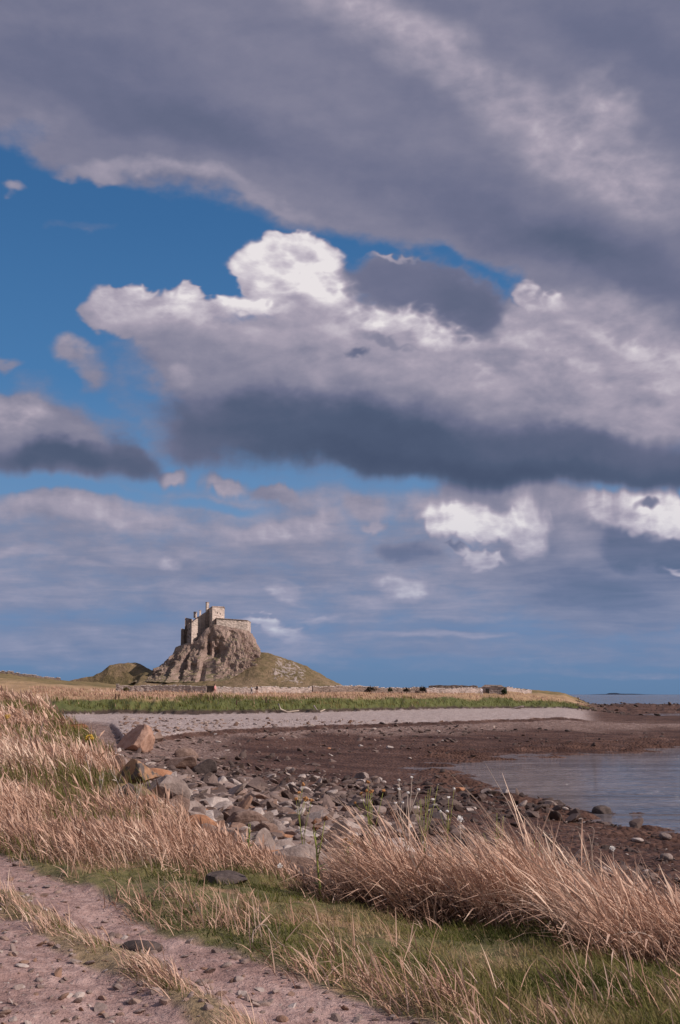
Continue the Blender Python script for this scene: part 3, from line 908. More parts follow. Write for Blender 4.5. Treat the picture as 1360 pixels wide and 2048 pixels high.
def masonry(name, base, var=0.12, scale=1.0):
    m, T, bs, out = new_mat(name)
    geo = T.new('ShaderNodeNewGeometry'); P = geo.outputs['Position']
    n1 = T.noise(P, 0.35 * scale, 5, 0.65)
    v = T.new('ShaderNodeTexVoronoi', feature='F1'); T.l.new(T.vmath('MULTIPLY', P, (1, 1, 1.7)), v.inputs['Vector']); v.inputs['Scale'].default_value = 1.6 * scale
    s_ = T.new('ShaderNodeSeparateColor'); T.l.new(v.outputs['Color'], s_.inputs[0])
    f = T.math('ADD', T.math('MULTIPLY', n1, 0.75), T.math('MULTIPLY', s_.outputs[0], 0.25))
    d = tuple(c * (1 - 3.5 * var) for c in base); l = tuple(min(1, c * (1 + 2 * var)) for c in base)
    T.l.new(T.ramp(f, [(0.3, d), (0.5, base), (0.72, l)]), bs.inputs['Base Color'])
    bump(T, bs, T.math('SUBTRACT', n1, v.outputs['Distance']), 0.6, 0.25 / scale)
    return m


def castle_block(name, plan, parent, mat, jag=0.0):
    """plan: [(px, depth_from_DC, py_bottom, py_top)] going round anticlockwise seen from above"""
    vb, vt = [], []
    for (p, dy, pb, pt) in plan:
        y = DC + dy
        x = hx(p, DC) * 1.0
        vb.append((x, y, hz(pb))); vt.append((x, y, hz(pt)))
    n = len(plan)
    me = mesh_from(name, vb + vt, [tuple(range(n))[::-1], tuple(range(n, 2 * n))] + [(i, (i + 1) % n, n + (i + 1) % n, n + i) for i in range(n)])
    o = new_obj(name, me, parent, mat)
    o.location = -parent.location
    return o


def build_castle():
    root = empty('castle', (hx(428), DC - 8, hz(1262)))
    tag(root, 'small stone castle with a square tower and red roofed range on top of the crag', 'castle')
    st = masonry('castle_stone', (0.52, 0.42, 0.37), 0.12, 0.6)
    dk = masonry('castle_stone_shaded', (0.33, 0.25, 0.225), 0.14, 0.6)  # darker castle stone: shade painted into left-facing walls; also on copings and caps
    rf = masonry('red_pantiles', (0.25, 0.105, 0.07), 0.15, 1.4)
    lead, T, bs, out = new_mat('lead_grey'); bs.inputs['Base Color'].default_value = (0.14, 0.13, 0.14, 1)
    dark, T, bs, out = new_mat('dark_opening'); bs.inputs['Base Color'].default_value = (0.025, 0.022, 0.022, 1)
    # lower battery: long lit front, short dark return on the left
    castle_block('battery_wall', [(429.5, -5, 1300, 1238.5), (438, -14, 1300, 1240.5), (496.5, -9, 1285, 1243.5), (499, 2, 1285, 1244), (440, 6, 1285, 1240)], root, st)
    castle_block('parapet_coping', [(429.2, -5.1, 1239.2, 1238.2), (438, -14.4, 1241.2, 1240.1), (497, -9.3, 1244.1, 1243.1), (499.4, 2.1, 1244.5, 1243.6), (440, 6.1, 1240.6, 1239.6)], root, dk)
    # upper tower
    tw = castle_block('tower', [(412.5, -2, 1262, 1220.5), (428.7, -13, 1262, 1217.8), (447.8, -5.5, 1262, 1216.2), (444.5, 4, 1262, 1216.2), (426, 6, 1262, 1218)], root, st)
    castle_block('tower_parapet', [(412.2, -2.1, 1221, 1219.5), (428.6, -13.4, 1218.6, 1216.9), (448.4, -5.7, 1217.1, 1215.2), (445, 4.2, 1217, 1215.3), (426, 6.2, 1219, 1217)], root, dk)
    for (p, q) in ((437, 1229), (442, 1230.5)):
        w = castle_block('window', [(p - .5, -10.0 + (p - 437) * .4, q + 1.3, q - 1.3), (p + .5, -9.7 + (p - 437) * .4, q + 1.3, q - 1.3), (p + .5, -9.0 + (p - 437) * .4, q + 1.3, q - 1.3), (p - .5, -9.3 + (p - 437) * .4, q + 1.3, q - 1.3)], root, dark)
    castle_block('flagpole', [(443.6, 0, 1217, 1212.2), (444.0, 0, 1217, 1212.2), (444.0, .12, 1217, 1212.2), (443.6, .12, 1217, 1212.2)], root, lead)
    # tall chimney stack between the two halves
    castle_block('chimney', [(410.6, -5.0, 1262, 1207), (413.6, -6.5, 1262, 1207), (417.2, -5.2, 1262, 1207), (416.6, -3.6, 1262, 1207), (411.2, -3.4, 1262, 1207)], root, st)
    castle_block('chimney_cap', [(410.2, -5.0, 1207.6, 1206.4), (413.6, -6.9, 1207.6, 1206.4), (417.7, -5.2, 1207.6, 1206.4), (417, -3.3, 1207.6, 1206.4), (410.9, -3.1, 1207.6, 1206.4)], root, dk)
    # stepped wall joining chimney and range
    castle_block('stepped_wall', [(399, -5.8, 1275, 1237), (406, -8.8, 1275, 1231), (412, -6.5, 1275, 1226), (412, -3.5, 1275, 1226), (401, -3, 1275, 1237)], root, st)
    # west range: long left wall in shade-coloured stone, right gable in the paler lit stone
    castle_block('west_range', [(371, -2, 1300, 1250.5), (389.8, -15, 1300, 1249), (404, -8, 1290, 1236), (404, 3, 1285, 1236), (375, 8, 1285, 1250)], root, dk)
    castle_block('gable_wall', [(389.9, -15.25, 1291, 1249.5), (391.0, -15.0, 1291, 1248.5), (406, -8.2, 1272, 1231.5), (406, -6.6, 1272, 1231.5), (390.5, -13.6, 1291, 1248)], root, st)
    # red roof sloping up to the right, its eaves over the dark wall
    y0 = DC
    V = [(hx(374.5), y0 - 2.6, hz(1250.6)), (hx(390.2), y0 - 15.2, hz(1249.4)), (hx(403), y0 - 9, hz(1234.2)), (hx(389), y0 + 2.5, hz(1233.5)), (hx(380), y0 + 6, hz(1248))]
    V2 = [(a, b, c - 0.5) for (a, b, c) in V]
    me = mesh_from('roof', V + V2, [(0, 1, 2, 3), (0, 3, 4), (5, 8, 7, 6), (5, 9, 8), (0, 5, 6, 1), (1, 6, 7, 2), (2, 7, 8, 3), (3, 8, 9, 4), (4, 9, 5, 0)])
    o = new_obj('roof', me, root, rf); o.location = -root.location
    for (a, b, pt, pb, d) in ((384.2, 391.0, 1224.5, 1236, -1.0), (400.4, 403.9, 1224, 1238, -8.6)):
        c = castle_block('chimney', [(a, d, pb, pt), ((a + b) / 2 - .6, d - 1.5, pb, pt), (b, d - .2, pb, pt), (b - .6, d + 1.1, pb, pt), (a + .8, d + 1.2, pb, pt)], root, st)
        castle_block('chimney_cap', [(a - .5, d, pt + .8, pt - .4), ((a + b) / 2 - .6, d - 1.9, pt + .8, pt - .4), (b + .4, d - .2, pt + .8, pt - .4), (b - .2, d + 1.4, pt + .8, pt - .4), (a + .4, d + 1.5, pt + .8, pt - .4)], root, dk)
    castle_block('turret', [(367.4, 2, 1300, 1238), (370, -3.5, 1300, 1236.5), (380, 1.0, 1285, 1237.5), (379, 6, 1285, 1238), (370, 7, 1285, 1238)], root, st)
    castle_block('turret_dark_side', [(367.2, 1.0, 1302, 1237.2), (369.2, -4.1, 1302, 1236.2), (370.8, -3.3, 1302, 1236.6), (369, 1.6, 1302, 1237)], root, dk)  # thin slab in the shade-coloured stone over the turret's left face
    castle_block('buttress', [(357.6, 3, 1306, 1262), (362, -4.5, 1308, 1258), (368.2, -3.4, 1306, 1259), (369, 6, 1300, 1260), (360, 8, 1300, 1262)], root, dk)
    for (p, q, d) in ((376, 1262, -5.9), (382, 1261, -10.1), (385, 1272, -12.2), (378, 1276, -7.4)):
        castle_block('window', [(p - .35, d + .15, q + 1.7, q - 1.7), (p + .5, d - .5, q + 1.7, q - 1.7), (p + .7, d - .1, q + 1.7, q - 1.7), (p - .1, d + .5, q + 1.7, q - 1.7)], root, dark)


build_castle()


# ---------------------------------------------------------------- field walls, hut, gates, posts
def stone_wall(name, pts, h, w, label, cat='stone wall', mat=None, group=None, seed=0, coping=0.12):
    """dry stone wall that follows the ground between points (x, y)"""
    rs = np.random.RandomState(seed)
    P = [np.array(p, float) for p in pts]
    pl = [P[0]]
    for a, b in zip(P[:-1], P[1:]):
        n = max(2, int(np.linalg.norm(b - a) / 0.5))
        pl += [a + (b - a) * k / n for k in range(1, n + 1)]
    pl = np.array(pl)
    d = np.gradient(pl, axis=0); d /= np.linalg.norm(d, axis=1)[:, None]
    nrm = np.stack([-d[:, 1], d[:, 0]], 1)
    z0 = terrain(pl[:, 0], pl[:, 1])[0] - 0.3
    hh = h * (1 + 0.10 * fbm(pl[:, 0] * 0.12, pl[:, 1] * 0.12 + seed, octaves=3)) + 0.06 * rs.normal(size=len(pl))
    verts = []; n = len(pl)
    for i in range(n):
        for (s, q) in ((-1, 0), (-.8, 1), (.8, 1), (1, 0)):
            j = 0.05 * rs.normal()
            verts.append((pl[i, 0] + nrm[i, 0] * (w / 2 * s + j), pl[i, 1] + nrm[i, 1] * (w / 2 * s + j), z0[i] + (0.3 + hh[i]) * q))
    f = [(0, 1, 2, 3), tuple(4 * (n - 1) + k for k in (3, 2, 1, 0))]
    for i in range(n - 1):
        for k in range(4):
            a, b = 4 * i + k, 4 * i + (k + 1) % 4
            f.append((a, a + 4, b + 4, b))
    o = new_obj(name, mesh_from(name, verts, f), None, mat)
    me2 = []
    cv = []; cf = []
    for i in range(n - 1):
        if rs.rand() < 0.15: continue
        a = pl[i]; b = pl[i] + (pl[i + 1] - pl[i]) * 0.85
        zt = z0[i] + 0.3 + hh[i] - 0.03; t_ = coping * (0.7 + 0.6 * rs.rand())
        o4 = len(cv)
        for (q, zz) in ((a, 0), (b, 0)):
            for s in (-1.08, 1.08):
                cv.append((q[0] + nrm[i, 0] * w / 2 * .85 * s, q[1] + nrm[i, 1] * w / 2 * .85 * s, zt))
        for (q, zz) in ((a, 0), (b, 0)):
            for s in (-1, 1):
                cv.append((q[0] + nrm[i, 0] * w / 2 * .8 * s, q[1] + nrm[i, 1] * w / 2 * .8 * s, zt + t_))
        cf += [(o4, o4 + 1, o4 + 3, o4 + 2), (o4 + 4, o4 + 6, o4 + 7, o4 + 5), (o4, o4 + 4, o4 + 5, o4 + 1), (o4 + 2, o4 + 3, o4 + 7, o4 + 6), (o4, o4 + 2, o4 + 6, o4 + 4), (o4 + 1, o4 + 5, o4 + 7, o4 + 3)]
    new_obj('coping', mesh_from('coping', cv, cf), o, COPING)
    tag(o, label, cat, group)
    return o


WALLM = masonry('field_wall_stone', (0.40, 0.315, 0.285), 0.13, 1.3)
WALLD = masonry('field_wall_dark_stone', (0.23, 0.17, 0.145), 0.15, 1.3)
COPING = masonry('lit_coping_stone', (0.50, 0.42, 0.39), 0.08, 1.6)  # paler than the walls: their sunlit top edge is put into the colour


def wp(p, y):
    return (hx(p, y), y)


stone_wall('field_wall', [wp(232, 192), wp(300, 192), wp(370, 191), wp(413, 190)], 1.1, 0.6, 'long pale dry stone wall left of the dark wooden gate under the castle hill', mat=WALLM, seed=1)
stone_wall('field_wall', [wp(429, 190), wp(500, 193), wp(560, 199), wp(622, 205)], 1.0, 0.6, 'pale dry stone wall between the dark wooden gate and the brown wall below the hill', mat=WALLM, seed=2)
stone_wall('field_wall', [wp(624, 214), wp(700, 220), wp(780, 226), wp(848, 232)], 1.15, 0.6, 'brown dry stone wall with a pale coping and dark bushes in front of it', mat=WALLD, seed=3)
stone_wall('field_wall', [wp(852, 236), wp(885, 238), wp(925, 243), wp(962, 247)], 1.0, 0.7, 'low pale stone wall sagging towards the stone hut', mat=WALLM, seed=4)
stone_wall('field_wall', [wp(1012, 262), wp(1040, 268), wp(1062, 275)], 0.8, 0.6, 'short pale stone wall standing behind the hut on the point', mat=WALLM, seed=5)
stone_wall('field_wall', [wp(-20, 286), wp(60, 288), wp(120, 290)], 0.6, 0.8, 'low brown field bank wall along the skyline at the far left', mat=WALLD, seed=6)


def box_mesh(name, cx, cy, cz, sx, sy, sz, taper=1.0, rz=0.0, bev=0.0):
    import bmesh
    bm = bmesh.new()
    r = bmesh.ops.create_cube(bm, size=1.0)
    for v in bm.verts:
        k = taper if v.co.z > 0 else 1.0
        x, y = v.co.x * sx * k, v.co.y * sy * k
        v.co = (cx + x * math.cos(rz) - y * math.sin(rz), cy + x * math.sin(rz) + y * math.cos(rz), cz + (v.co.z + 0.5) * sz)
    if bev:
        bmesh.ops.bevel(bm, geom=bm.edges[:], offset=bev, segments=2, affect='EDGES')
    me = bpy.data.meshes.new(name); bm.to_mesh(me); bm.free()
    return me


def plain(name, col, rough=0.8, nz=0.25, scale=8.0):
    m, T, bs, out = new_mat(name)
    geo = T.new('ShaderNodeNewGeometry')
    n = T.noise(geo.outputs['Position'], scale, 4, 0.6)
    T.l.new(T.ramp(n, [(0.3, tuple(c * (1 - nz) for c in col)), (0.7, tuple(min(1, c * (1 + nz)) for c in col))]), bs.inputs['Base Color'])
    bs.inputs['Roughness'].default_value = rough
    bump(T, bs, n, 0.3, 0.02)
    return m


def build_gate():
    x, y = wp(421, 190); z = height(x, y)
    root = empty('field_gate', (x, y, z)); tag(root, 'dark wooden gate in the gap of the pale stone wall beside the walker in pink', 'gate')
    m = plain('gate_timber', (0.06, 0.045, 0.04))
    new_obj('board_panel', box_mesh('board_panel', 0, 0, 0.05, 1.15, 0.06, 1.15), root, m)
    for s in (-1, 1):
        new_obj('gate_post', box_mesh('gate_post', s * 0.66, 0, -0.2, 0.14, 0.14, 1.6, 0.9), root, m)
    new_obj('rail', box_mesh('rail', 0, -0.06, 0.9, 1.1, 0.05, 0.12), root, m)


build_gate()


def build_hut():
    x, y = wp(986, 250); z = height(x, y) - 0.2
    root = empty('stone_hut', (x, y, z), R(-8)); tag(root, 'low ruined stone hut with a pale patch of roof on the point', 'hut')
    W, D, H = 5.0, 3.6, 1.75
    new_obj('wall', box_mesh('wall', 0, 0, 0, W, D, H, 0.97), root, WALLM)
    V = [(-W / 2 * 1.02, -D / 2 * 1.05, H), (W / 2 * 1.02, -D / 2 * 1.05, H), (W / 2 * 1.02, D / 2, H), (-W / 2 * 1.02, D / 2, H), (-W / 2 * .7, 0, H + .55), (W / 2 * .75, 0, H + .45)]
    new_obj('roof', mesh_from('roof', V, [(0, 1, 5, 4), (2, 3, 4, 5), (1, 2, 5), (3, 0, 4), (3, 2, 1, 0)]), root, WALLD)
    new_obj('roof_patch', box_mesh('roof_patch', 0.5, -1.1, H + 0.28, 1.5, 0.8, 0.10), root, plain('limewash', (0.75, 0.72, 0.70)))
    new_obj('doorway', box_mesh('doorway', -1.2, -D / 2 - 0.01, 0.1, 0.8, 0.1, 1.3), root, plain('doorway_shade', (0.05, 0.04, 0.035)))  # dark box on the front wall, painting the shade of the open doorway
    # stone bank behind the sagging wall
    pts = [wp(858, 262), wp(900, 262), wp(955, 262)]
    stone_wall('field_wall', pts, 1.25, 2.2, 'dark brown stone bank on the skyline left of the hut', mat=WALLD, seed=9, coping=0.02)


build_hut()


# ---------------------------------------------------------------- stones
def ico(sub):
    import bmesh
    bm = bmesh.new(); bmesh.ops.create_icosphere(bm, subdivisions=sub, radius=1.0)
    v = np.array([q.co[:] for q in bm.verts]); f = np.array([[q.index for q in p.verts] for p in bm.faces]); bm.free()
    return v, f


ICO1, ICO2, ICO3 = ico(1), ico(2), ico(4)


def stone_shape(base, seed, angular=0.5, flat=0.6):
    """a broken stone: sphere cut by random planes, roughened"""
    rs = np.random.RandomState(seed)
    v, f = base
    v = v.copy()
    for k in range(int(6 + 6 * angular)):
        n = rs.normal(size=3); n /= np.linalg.norm(n)
        d = (0.30 + 0.42 * rs.rand()) * angular + (0.68 + 0.25 * rs.rand()) * (1 - angular)
        h = v @ n
        v = v - np.outer(np.maximum(h - d, 0), n) * (0.6 + 0.4 * angular)
    v = v * (1 + 0.35 * angular)
    s = np.array([1.0, 0.6 + 0.4 * rs.rand(), flat * (0.7 + 0.6 * rs.rand())])
    if len(v) > 100:
        v = v * (1 + 0.07 * fbm(v[:, 0] * 2.2 + seed, v[:, 1] * 2.2, v[:, 2] * 2.2, octaves=4))[:, None]
    return v * s, f


def stone_material():
    m, T, bs, out = new_mat('beach_stone')
    at = T.new('ShaderNodeAttribute', attribute_name='tint')
    geo = T.new('ShaderNodeNewGeometry')
    n = T.noise(geo.outputs['Position'], 14, 5, 0.65)
    base = T.ramp(at.outputs['Fac'], STONE_STOPS)
    T.l.new(T.mixc(T.ss(n, 0.35, 0.7, 0.0, 0.5), base, (0.10, 0.07, 0.06)), bs.inputs['Base Color'])
    bs.inputs['Roughness'].default_value = 0.8
    bump(T, bs, n, 0.6, 0.03)
    return m


STONE_STOPS = [(0.0, (0.050, 0.034, 0.030)), (0.25, (0.13, 0.088, 0.076)), (0.45, (0.22, 0.155, 0.135)), (0.62, (0.33, 0.25, 0.225)), (0.78, (0.27, 0.15, 0.10)), (0.88, (0.42, 0.335, 0.30)), (1.0, (0.56, 0.475, 0.44))]


def scatter_stones():
    rs = np.random.RandomState(11)
    # candidates drawn evenly in bearing and with log distance, sized by place
    def cand(n, y0, y1, pxa, pxb):
        y = np.exp(rs.uniform(np.log(y0), np.log(y1), n)); p = rs.uniform(pxa, pxb, n)
        return hx(p, y), y
    sets = []
    x, y = cand(46000, 11, 48, -40, 1960)
    z, t = terrain(x, y); p = px_of(x, y)
    cl = fbm(x * 0.35, y * 0.35, octaves=3)
    # stretch between foot of bank and low shore
    coarse = sstep(1150, 700, p)                       # the boulder belt lies left and centre
    keep = (t > 2.15) & (t < 5.0) & (p > 180)
    u = rs.rand(len(x))
    r = (0.045 + 0.34 * u ** 3.8 * (0.35 + 0.65 * coarse)) * (1 + 0.9 * cl) * np.interp(y, [11, 20, 50], [0.8, 1.05, 1.35])
    r *= np.interp(t, [2, 3, 4, 5], [1.15, 1.1, 0.9, 0.7])
    dens = np.where(t < 4.2, 1.0, np.where(p < 700, 0.7, 0.30)) * (1 - 0.5 * sstep(700, 950, p) * sstep(2.6, 3.6, t))
    keep &= rs.rand(len(x)) < dens
    sets.append((x[keep], y[keep], z[keep], t[keep], np.clip(r[keep], 0.04, 0.6)))
    # scattered on weed and far shingle
    x, y = cand(12000, 42, 135, 240, 1860)
    z, t = terrain(x, y)
    keep = (t > 4) & (t < 9.9) & (z > np.where((t > 5) & (t < 7.3), 0.22, 0.0)) & (rs.rand(len(x)) < np.where((t > 5.0) & (t < 7.6), 0.35, 0.8))
    r = 0.07 + 0.30 * rs.rand(len(x)) ** 4
    sets.append((x[keep], y[keep], z[keep], t[keep], r[keep]))
    # stony skerry at the point, and shingle at the far left
    x, y = cand(800, 230, 390, 1150, 1420)
    z, t = terrain(x, y)
    keep = (z > 0.1)
    r = 0.2 + 0.6 * rs.rand(len(x)) ** 3
    sets.append((x[keep], y[keep], z[keep], t[keep], r[keep]))
    # stones pressed into the track
    x, y = cand(3800, 4.2, 14, -500, 900)
    z, t = terrain(x, y)
    keep = (side(PATH_R, x, y) < 0.05)
    r = 0.008 + 0.035 * rs.rand(len(x)) ** 3
    n0 = len(sets)
    sets.append((x[keep], y[keep], z[keep], np.full(keep.sum(), -1.0), r[keep]))
    X, Y, Z, TT, RR = [np.concatenate([s[k] for s in sets]) for k in range(5)]
    # tint: dark and wet low down, paler and mixed above
    n = len(X); u = rs.rand(n); PX = px_of(X, Y)
    wetr = sstep(680, 900, PX) * sstep(2.6, 3.6, TT)
    rub = sstep(300, 380, PX) * sstep(760, 660, PX) * (TT > 2) * (TT < 4)
    tint = np.where(TT > 4.3, 0.05 + 0.5 * u ** 1.2, 0.12 + 0.62 * u)
    tint = tint * (1 - 0.45 * wetr) + 0.06 * rub
    tint = np.where((rs.rand(n) < 0.10 + 0.08 * rub - 0.04 * wetr), 0.85 + 0.15 * rs.rand(n), tint)
    tint = np.where((TT < 3.8) & (rs.rand(n) < 0.06), 0.77, tint)
    tint = np.where((TT > 8.8) & (TT < 10), 0.45 + 0.5 * rs.rand(n), tint)
    tint = np.where(TT < 0, 0.45 + 0.5 * rs.rand(n), tint)
    return X, Y, Z, TT, RR, tint, rs


def stones_mesh(name, X, Y, Z, RR, tint, TT, rs, mat):
    """many stones merged: only for stones beyond counting"""
    vs, fs, ts = [], [], []; off = 0
    pixsize = RR / Y * 1100
    for lod, base, flat in ((0, ICO1, True), (1, ICO2, True)):
        sel = (pixsize < 2.2) if lod == 0 else (pixsize >= 2.2)
        ii = np.where(sel)[0]
        nvar = 14
        for k in range(nvar):
            idx = ii[k::nvar]
            if not len(idx): continue
            v, f = stone_shape(base, 100 + k, 1.0 if k % 4 else 0.2, 0.62 if k % 3 else 0.35)
            m = len(idx)
            a = rs.uniform(0, 2 * np.pi, m); tl = rs.normal(0, 0.4, m)
            c, s = np.cos(a), np.sin(a)
            vx = v[None, :, 0]; vy = v[None, :, 1]; vz = v[None, :, 2] + vx * tl[:, None]
            P = np.stack([(vx * c[:, None] - vy * s[:, None]) * RR[idx, None] + X[idx, None],
                          (vx * s[:, None] + vy * c[:, None]) * RR[idx, None] + Y[idx, None],
                          vz * RR[idx, None] + (Z[idx] + RR[idx] * 0.12)[:, None]], 2)
            vs.append(P.reshape(-1, 3)); fs.append((f[None] + (off + np.arange(m) * len(v))[:, None, None]).reshape(-1, 3))
            ts.append(np.repeat(tint[idx], len(v))); off += m * len(v)
    me = bpy.data.meshes.new(name)
    fast_mesh(me, np.concatenate(vs), np.concatenate(fs), smooth=False)
    at = me.attributes.new('tint', 'FLOAT', 'POINT'); at.data.foreach_set('value', np.concatenate(ts).astype(np.float32))
    return new_obj(name, me, None, mat)


SMAT = stone_material()


def boulder_mats():
    M = {}
    M['grey'] = rock_material('grey_stone', (0.13, 0.095, 0.085), (0.25, 0.19, 0.17), (0.36, 0.285, 0.26), 3.0, strength=0.5)
    M['dark'] = rock_material('dark_basalt', (0.035, 0.026, 0.024), (0.075, 0.055, 0.05), (0.14, 0.105, 0.095), 3.0, strength=0.5)
    M['brown'] = rock_material('brown_stone', (0.10, 0.06, 0.045), (0.20, 0.13, 0.105), (0.30, 0.21, 0.175), 3.0, strength=0.5)
    M['pale'] = rock_material('pale_stone', (0.28, 0.215, 0.195), (0.42, 0.345, 0.315), (0.58, 0.50, 0.465), 3.0, strength=0.4)
    M['rust'] = rock_material('rust_stone', (0.18, 0.08, 0.045), (0.36, 0.17, 0.095), (0.46, 0.25, 0.16), 3.0, strength=0.5)
    M['tan'] = rock_material('tan_stone', (0.22, 0.125, 0.09), (0.38, 0.22, 0.16), (0.50, 0.32, 0.245), 2.5, strength=0.5)
    M['lichen'] = rock_material('lichened_stone', (0.20, 0.12, 0.085), (0.36, 0.20, 0.12), (0.46, 0.30, 0.20), 2.0, lichen=(0.09, 0.085, 0.09), strength=0.5)
    return M


BM = boulder_mats()


def stone_data(seed, angular, flat):
    v, f = stone_shape(ICO3, seed, angular, flat)
    me = bpy.data.meshes.new('boulder')
    fast_mesh(me, v, f, smooth=angular < 0.35)
    if angular >= 0.35:
        me.polygons.foreach_set('use_smooth', [False] * len(me.polygons))
    return me


STONES = {k: [stone_data(300 + 10 * i + j, a, fl) for j in range(6)] for i, (k, a, fl) in enumerate((('angular', 1.0, 0.62), ('round', 0.15, 0.62), ('slab', 1.0, 0.3)))}


def ground_at(px, py):
    """where the line of sight through the pixel first meets the ground"""
    d = pix_dir(px, py)
    ys = 4.0 * 1.003 ** np.arange(1500)
    x = d.x / d.y * ys; z = CAMZ + d.z / d.y * ys
    zt = terrain(x, ys)[0]
    i = int(np.argmax(z <= zt + 0.01))
    return Vector((x[i], ys[i], zt[i]))


def put_boulder(px, py, wpx, mat, shape='angular', label=None, group=None, hk=1.0, seed=0, rot=None, z=None, cat='boulder', tilt=0.15):
    """boulder whose middle is seen at the pixel; wpx its width in photo pixels"""
    rs = random.Random(seed * 77 + int(px) * 13 + int(py))
    # march along the line of sight to the ground
    pt = ground_at(px, py); y = pt.y
    r = wpx / 2196.0 * y / 2
    me = rs.choice(STONES[shape]).copy(); me.materials.clear(); me.materials.append(BM[mat])
    o = bpy.data.objects.new('boulder', me); COL.objects.link(o)
    o.location = (pt.x, y, height(pt.x, y) + r * 0.18 * hk)
    o.scale = (r, r, r * hk)
    o.rotation_euler = (rs.uniform(-tilt, tilt), rs.uniform(-tilt, tilt), rot if rot is not None else rs.uniform(-0.7, 0.7))
    tag(o, label, cat, group)
    return o


for row in [
    (275, 1502, 82, 'tan', 'angular', 'big upright tan block with a squared top at the foot of the grassy bank', 1.5, 1),
    (262, 1562, 98, 'lichen', 'angular', 'large orange rock with a grey stain in front of the upright tan block', 1.2, 2),
    (318, 1560, 60, 'rust', 'round', 'rounded rusty rock to the right of the orange stained rock', 1.0, 3),
    (348, 1535, 70, 'brown', 'angular', 'large brown boulder right of the upright tan block at the bend of the berm', 1.0, 4),
    (402, 1548, 60, 'dark', 'angular', 'dark tilted boulder with a shaded side at the head of the boulder belt', 1.25, 5),
    (298, 1612, 42, 'rust', 'angular', 'bright orange squared stone in the dry stalks at the grass edge', 1.3, 6),
    (372, 1515, 50, 'brown', 'round', 'brown rounded boulder just below the end of the dark berm line', 1.0, 7),
    (727, 1556, 36, 'grey', 'angular', 'pale grey pointed rock standing alone on the dark seaweed', 1.2, 8),
    (150, 1462, 70, 'rust', 'slab', 'reddish earth covered slab at the top of the left bank', 1.2, 9),
    (195, 1500, 46, 'brown', 'angular', 'brown stone half buried in the left bank beside the yellow green weed', 1.0, 10),
    (285, 1898, 92, 'dark', 'round', 'large smooth dark grey stone set in the track', 0.55, 11),
    (440, 1762, 80, 'dark', 'angular', 'long dark rock edge poking out of the dry grass below the cobbles', 0.7, 12),
    (690, 1722, 80, 'brown', 'angular', 'big brown angular boulder just right of the tall yellow flower stalk', 1.1, 13),
    (735, 1690, 70, 'dark', 'angular', 'dark sharp boulder behind the top of the dry grass clump', 1.0, 14),
    (530, 1690, 72, 'brown', 'angular', 'broad reddish brown boulder in the middle of the cobbles left of the flower stalk', 0.9, 15),
    (600, 1700, 50, 'grey', 'angular', 'pale grey broken boulder just left of the tall flower stalk', 0.8, 16),
    (470, 1640, 84, 'brown', 'slab', 'wide brown slab in the upper boulder belt with a pale edge', 1.1, 17),
    (395, 1640, 80, 'rust', 'slab', 'reddish slab leaning in the boulder belt near the orange squared stone', 1.2, 18),
    (360, 1612, 52, 'brown', 'angular', 'brown angular rock behind the reddish leaning slab', 1.0, 19),
    (430, 1612, 54, 'pale', 'slab', 'long whitish slab across the upper boulder belt', .8, 20),
    (590, 1655, 56, 'dark', 'angular', 'dark boulder with a flat top in the centre of the boulder belt', 1.0, 21),
    (640, 1640, 60, 'grey', 'slab', 'grey flat slab in the upper centre of the boulder belt', 1.0, 22),
    (705, 1620, 62, 'dark', 'slab', 'dark flat boulder behind the left flower heads on the cobbles', 1.0, 23),
    (565, 1618, 54, 'grey', 'angular', 'grey angular boulder at the upper edge of the cobbles', 1.0, 24),
    (490, 1592, 46, 'brown', 'slab', 'small brown slab where the cobbles meet the seaweed', 1.0, 25),
    (655, 1752, 44, 'grey', 'angular', 'pale grey stone low in the dry grass at the foot of the flower stalk', .8, 26),
    (1205, 1627, 40, 'dark', 'round', 'dark rounded rock wet at the edge of the water', .8, 27),
    (975, 1585, 20, 'grey', 'angular', 'small pale round stone on the seaweed beside the water', 1, 28),
    (1010, 1588, 18, 'pale', 'angular', 'second small pale stone beside the water right of its twin', 1, 29),
    (918, 1583, 26, 'rust', 'angular', 'small tan stone on the seaweed left of the pale pair', 1, 30),
    (1330, 1678, 24, 'grey', 'round', 'small yellowish grey stone at the waterline at the right edge', 1.2, 31),
    (1275, 1683, 24, 'pale', 'round', 'small pale stone just inside the waterline left of the right edge', .8, 32),
    (1333, 1720, 26, 'grey', 'round', 'small upright grey stone on the dark shore at the right edge', 1.3, 33),
    (1275, 1612, 32, 'rust', 'slab', 'low reddish stone standing in the shallow water', .7, 34),
    (225, 1530, 60, 'brown', 'angular', 'brown rock in the bank grass left of the orange stained rock', 1.1, 37),
    (310, 1480, 34, 'brown', 'angular', 'brown block at the bent end of the dark berm line', 1.1, 38),
    (330, 1590, 50, 'brown', 'slab', 'brown slab between the rusty rock and the orange squared stone', 1.2, 39),
    (385, 1580, 50, 'grey', 'angular', 'grey block below the dark tilted boulder', 1.0, 40),
    (440, 1570, 40, 'pale', 'angular', 'small whitish block right of the dark tilted boulder', 1.0, 41),
    (245, 1590, 56, 'dark', 'angular', 'dark rock half hidden by stalks below the orange stained rock', 1.1, 42),
    (820, 1517, 7, 'pale', 'round', 'tiny white stone on the wet flat near the left tip of the water', 1.0, 43),
    (475, 1668, 60, 'pale', 'slab', 'pale slab in the lower left of the boulder belt', 1.0, 44),
    (590, 1745, 34, 'pale', 'round', 'rounded white stone at the bottom edge of the cobbles', 1.0, 45),
    (658, 1498, 8, 'rust', 'round', 'tiny orange stone alone on the seaweed under the berm', 1.0, 35),
    (1038, 1418, 26, 'grey', 'slab', 'pale slab of concrete lying at the foot of the far green bank', 1.2, 36),
]:
    px, py, w, mt, sh, lb, hk, sd = row
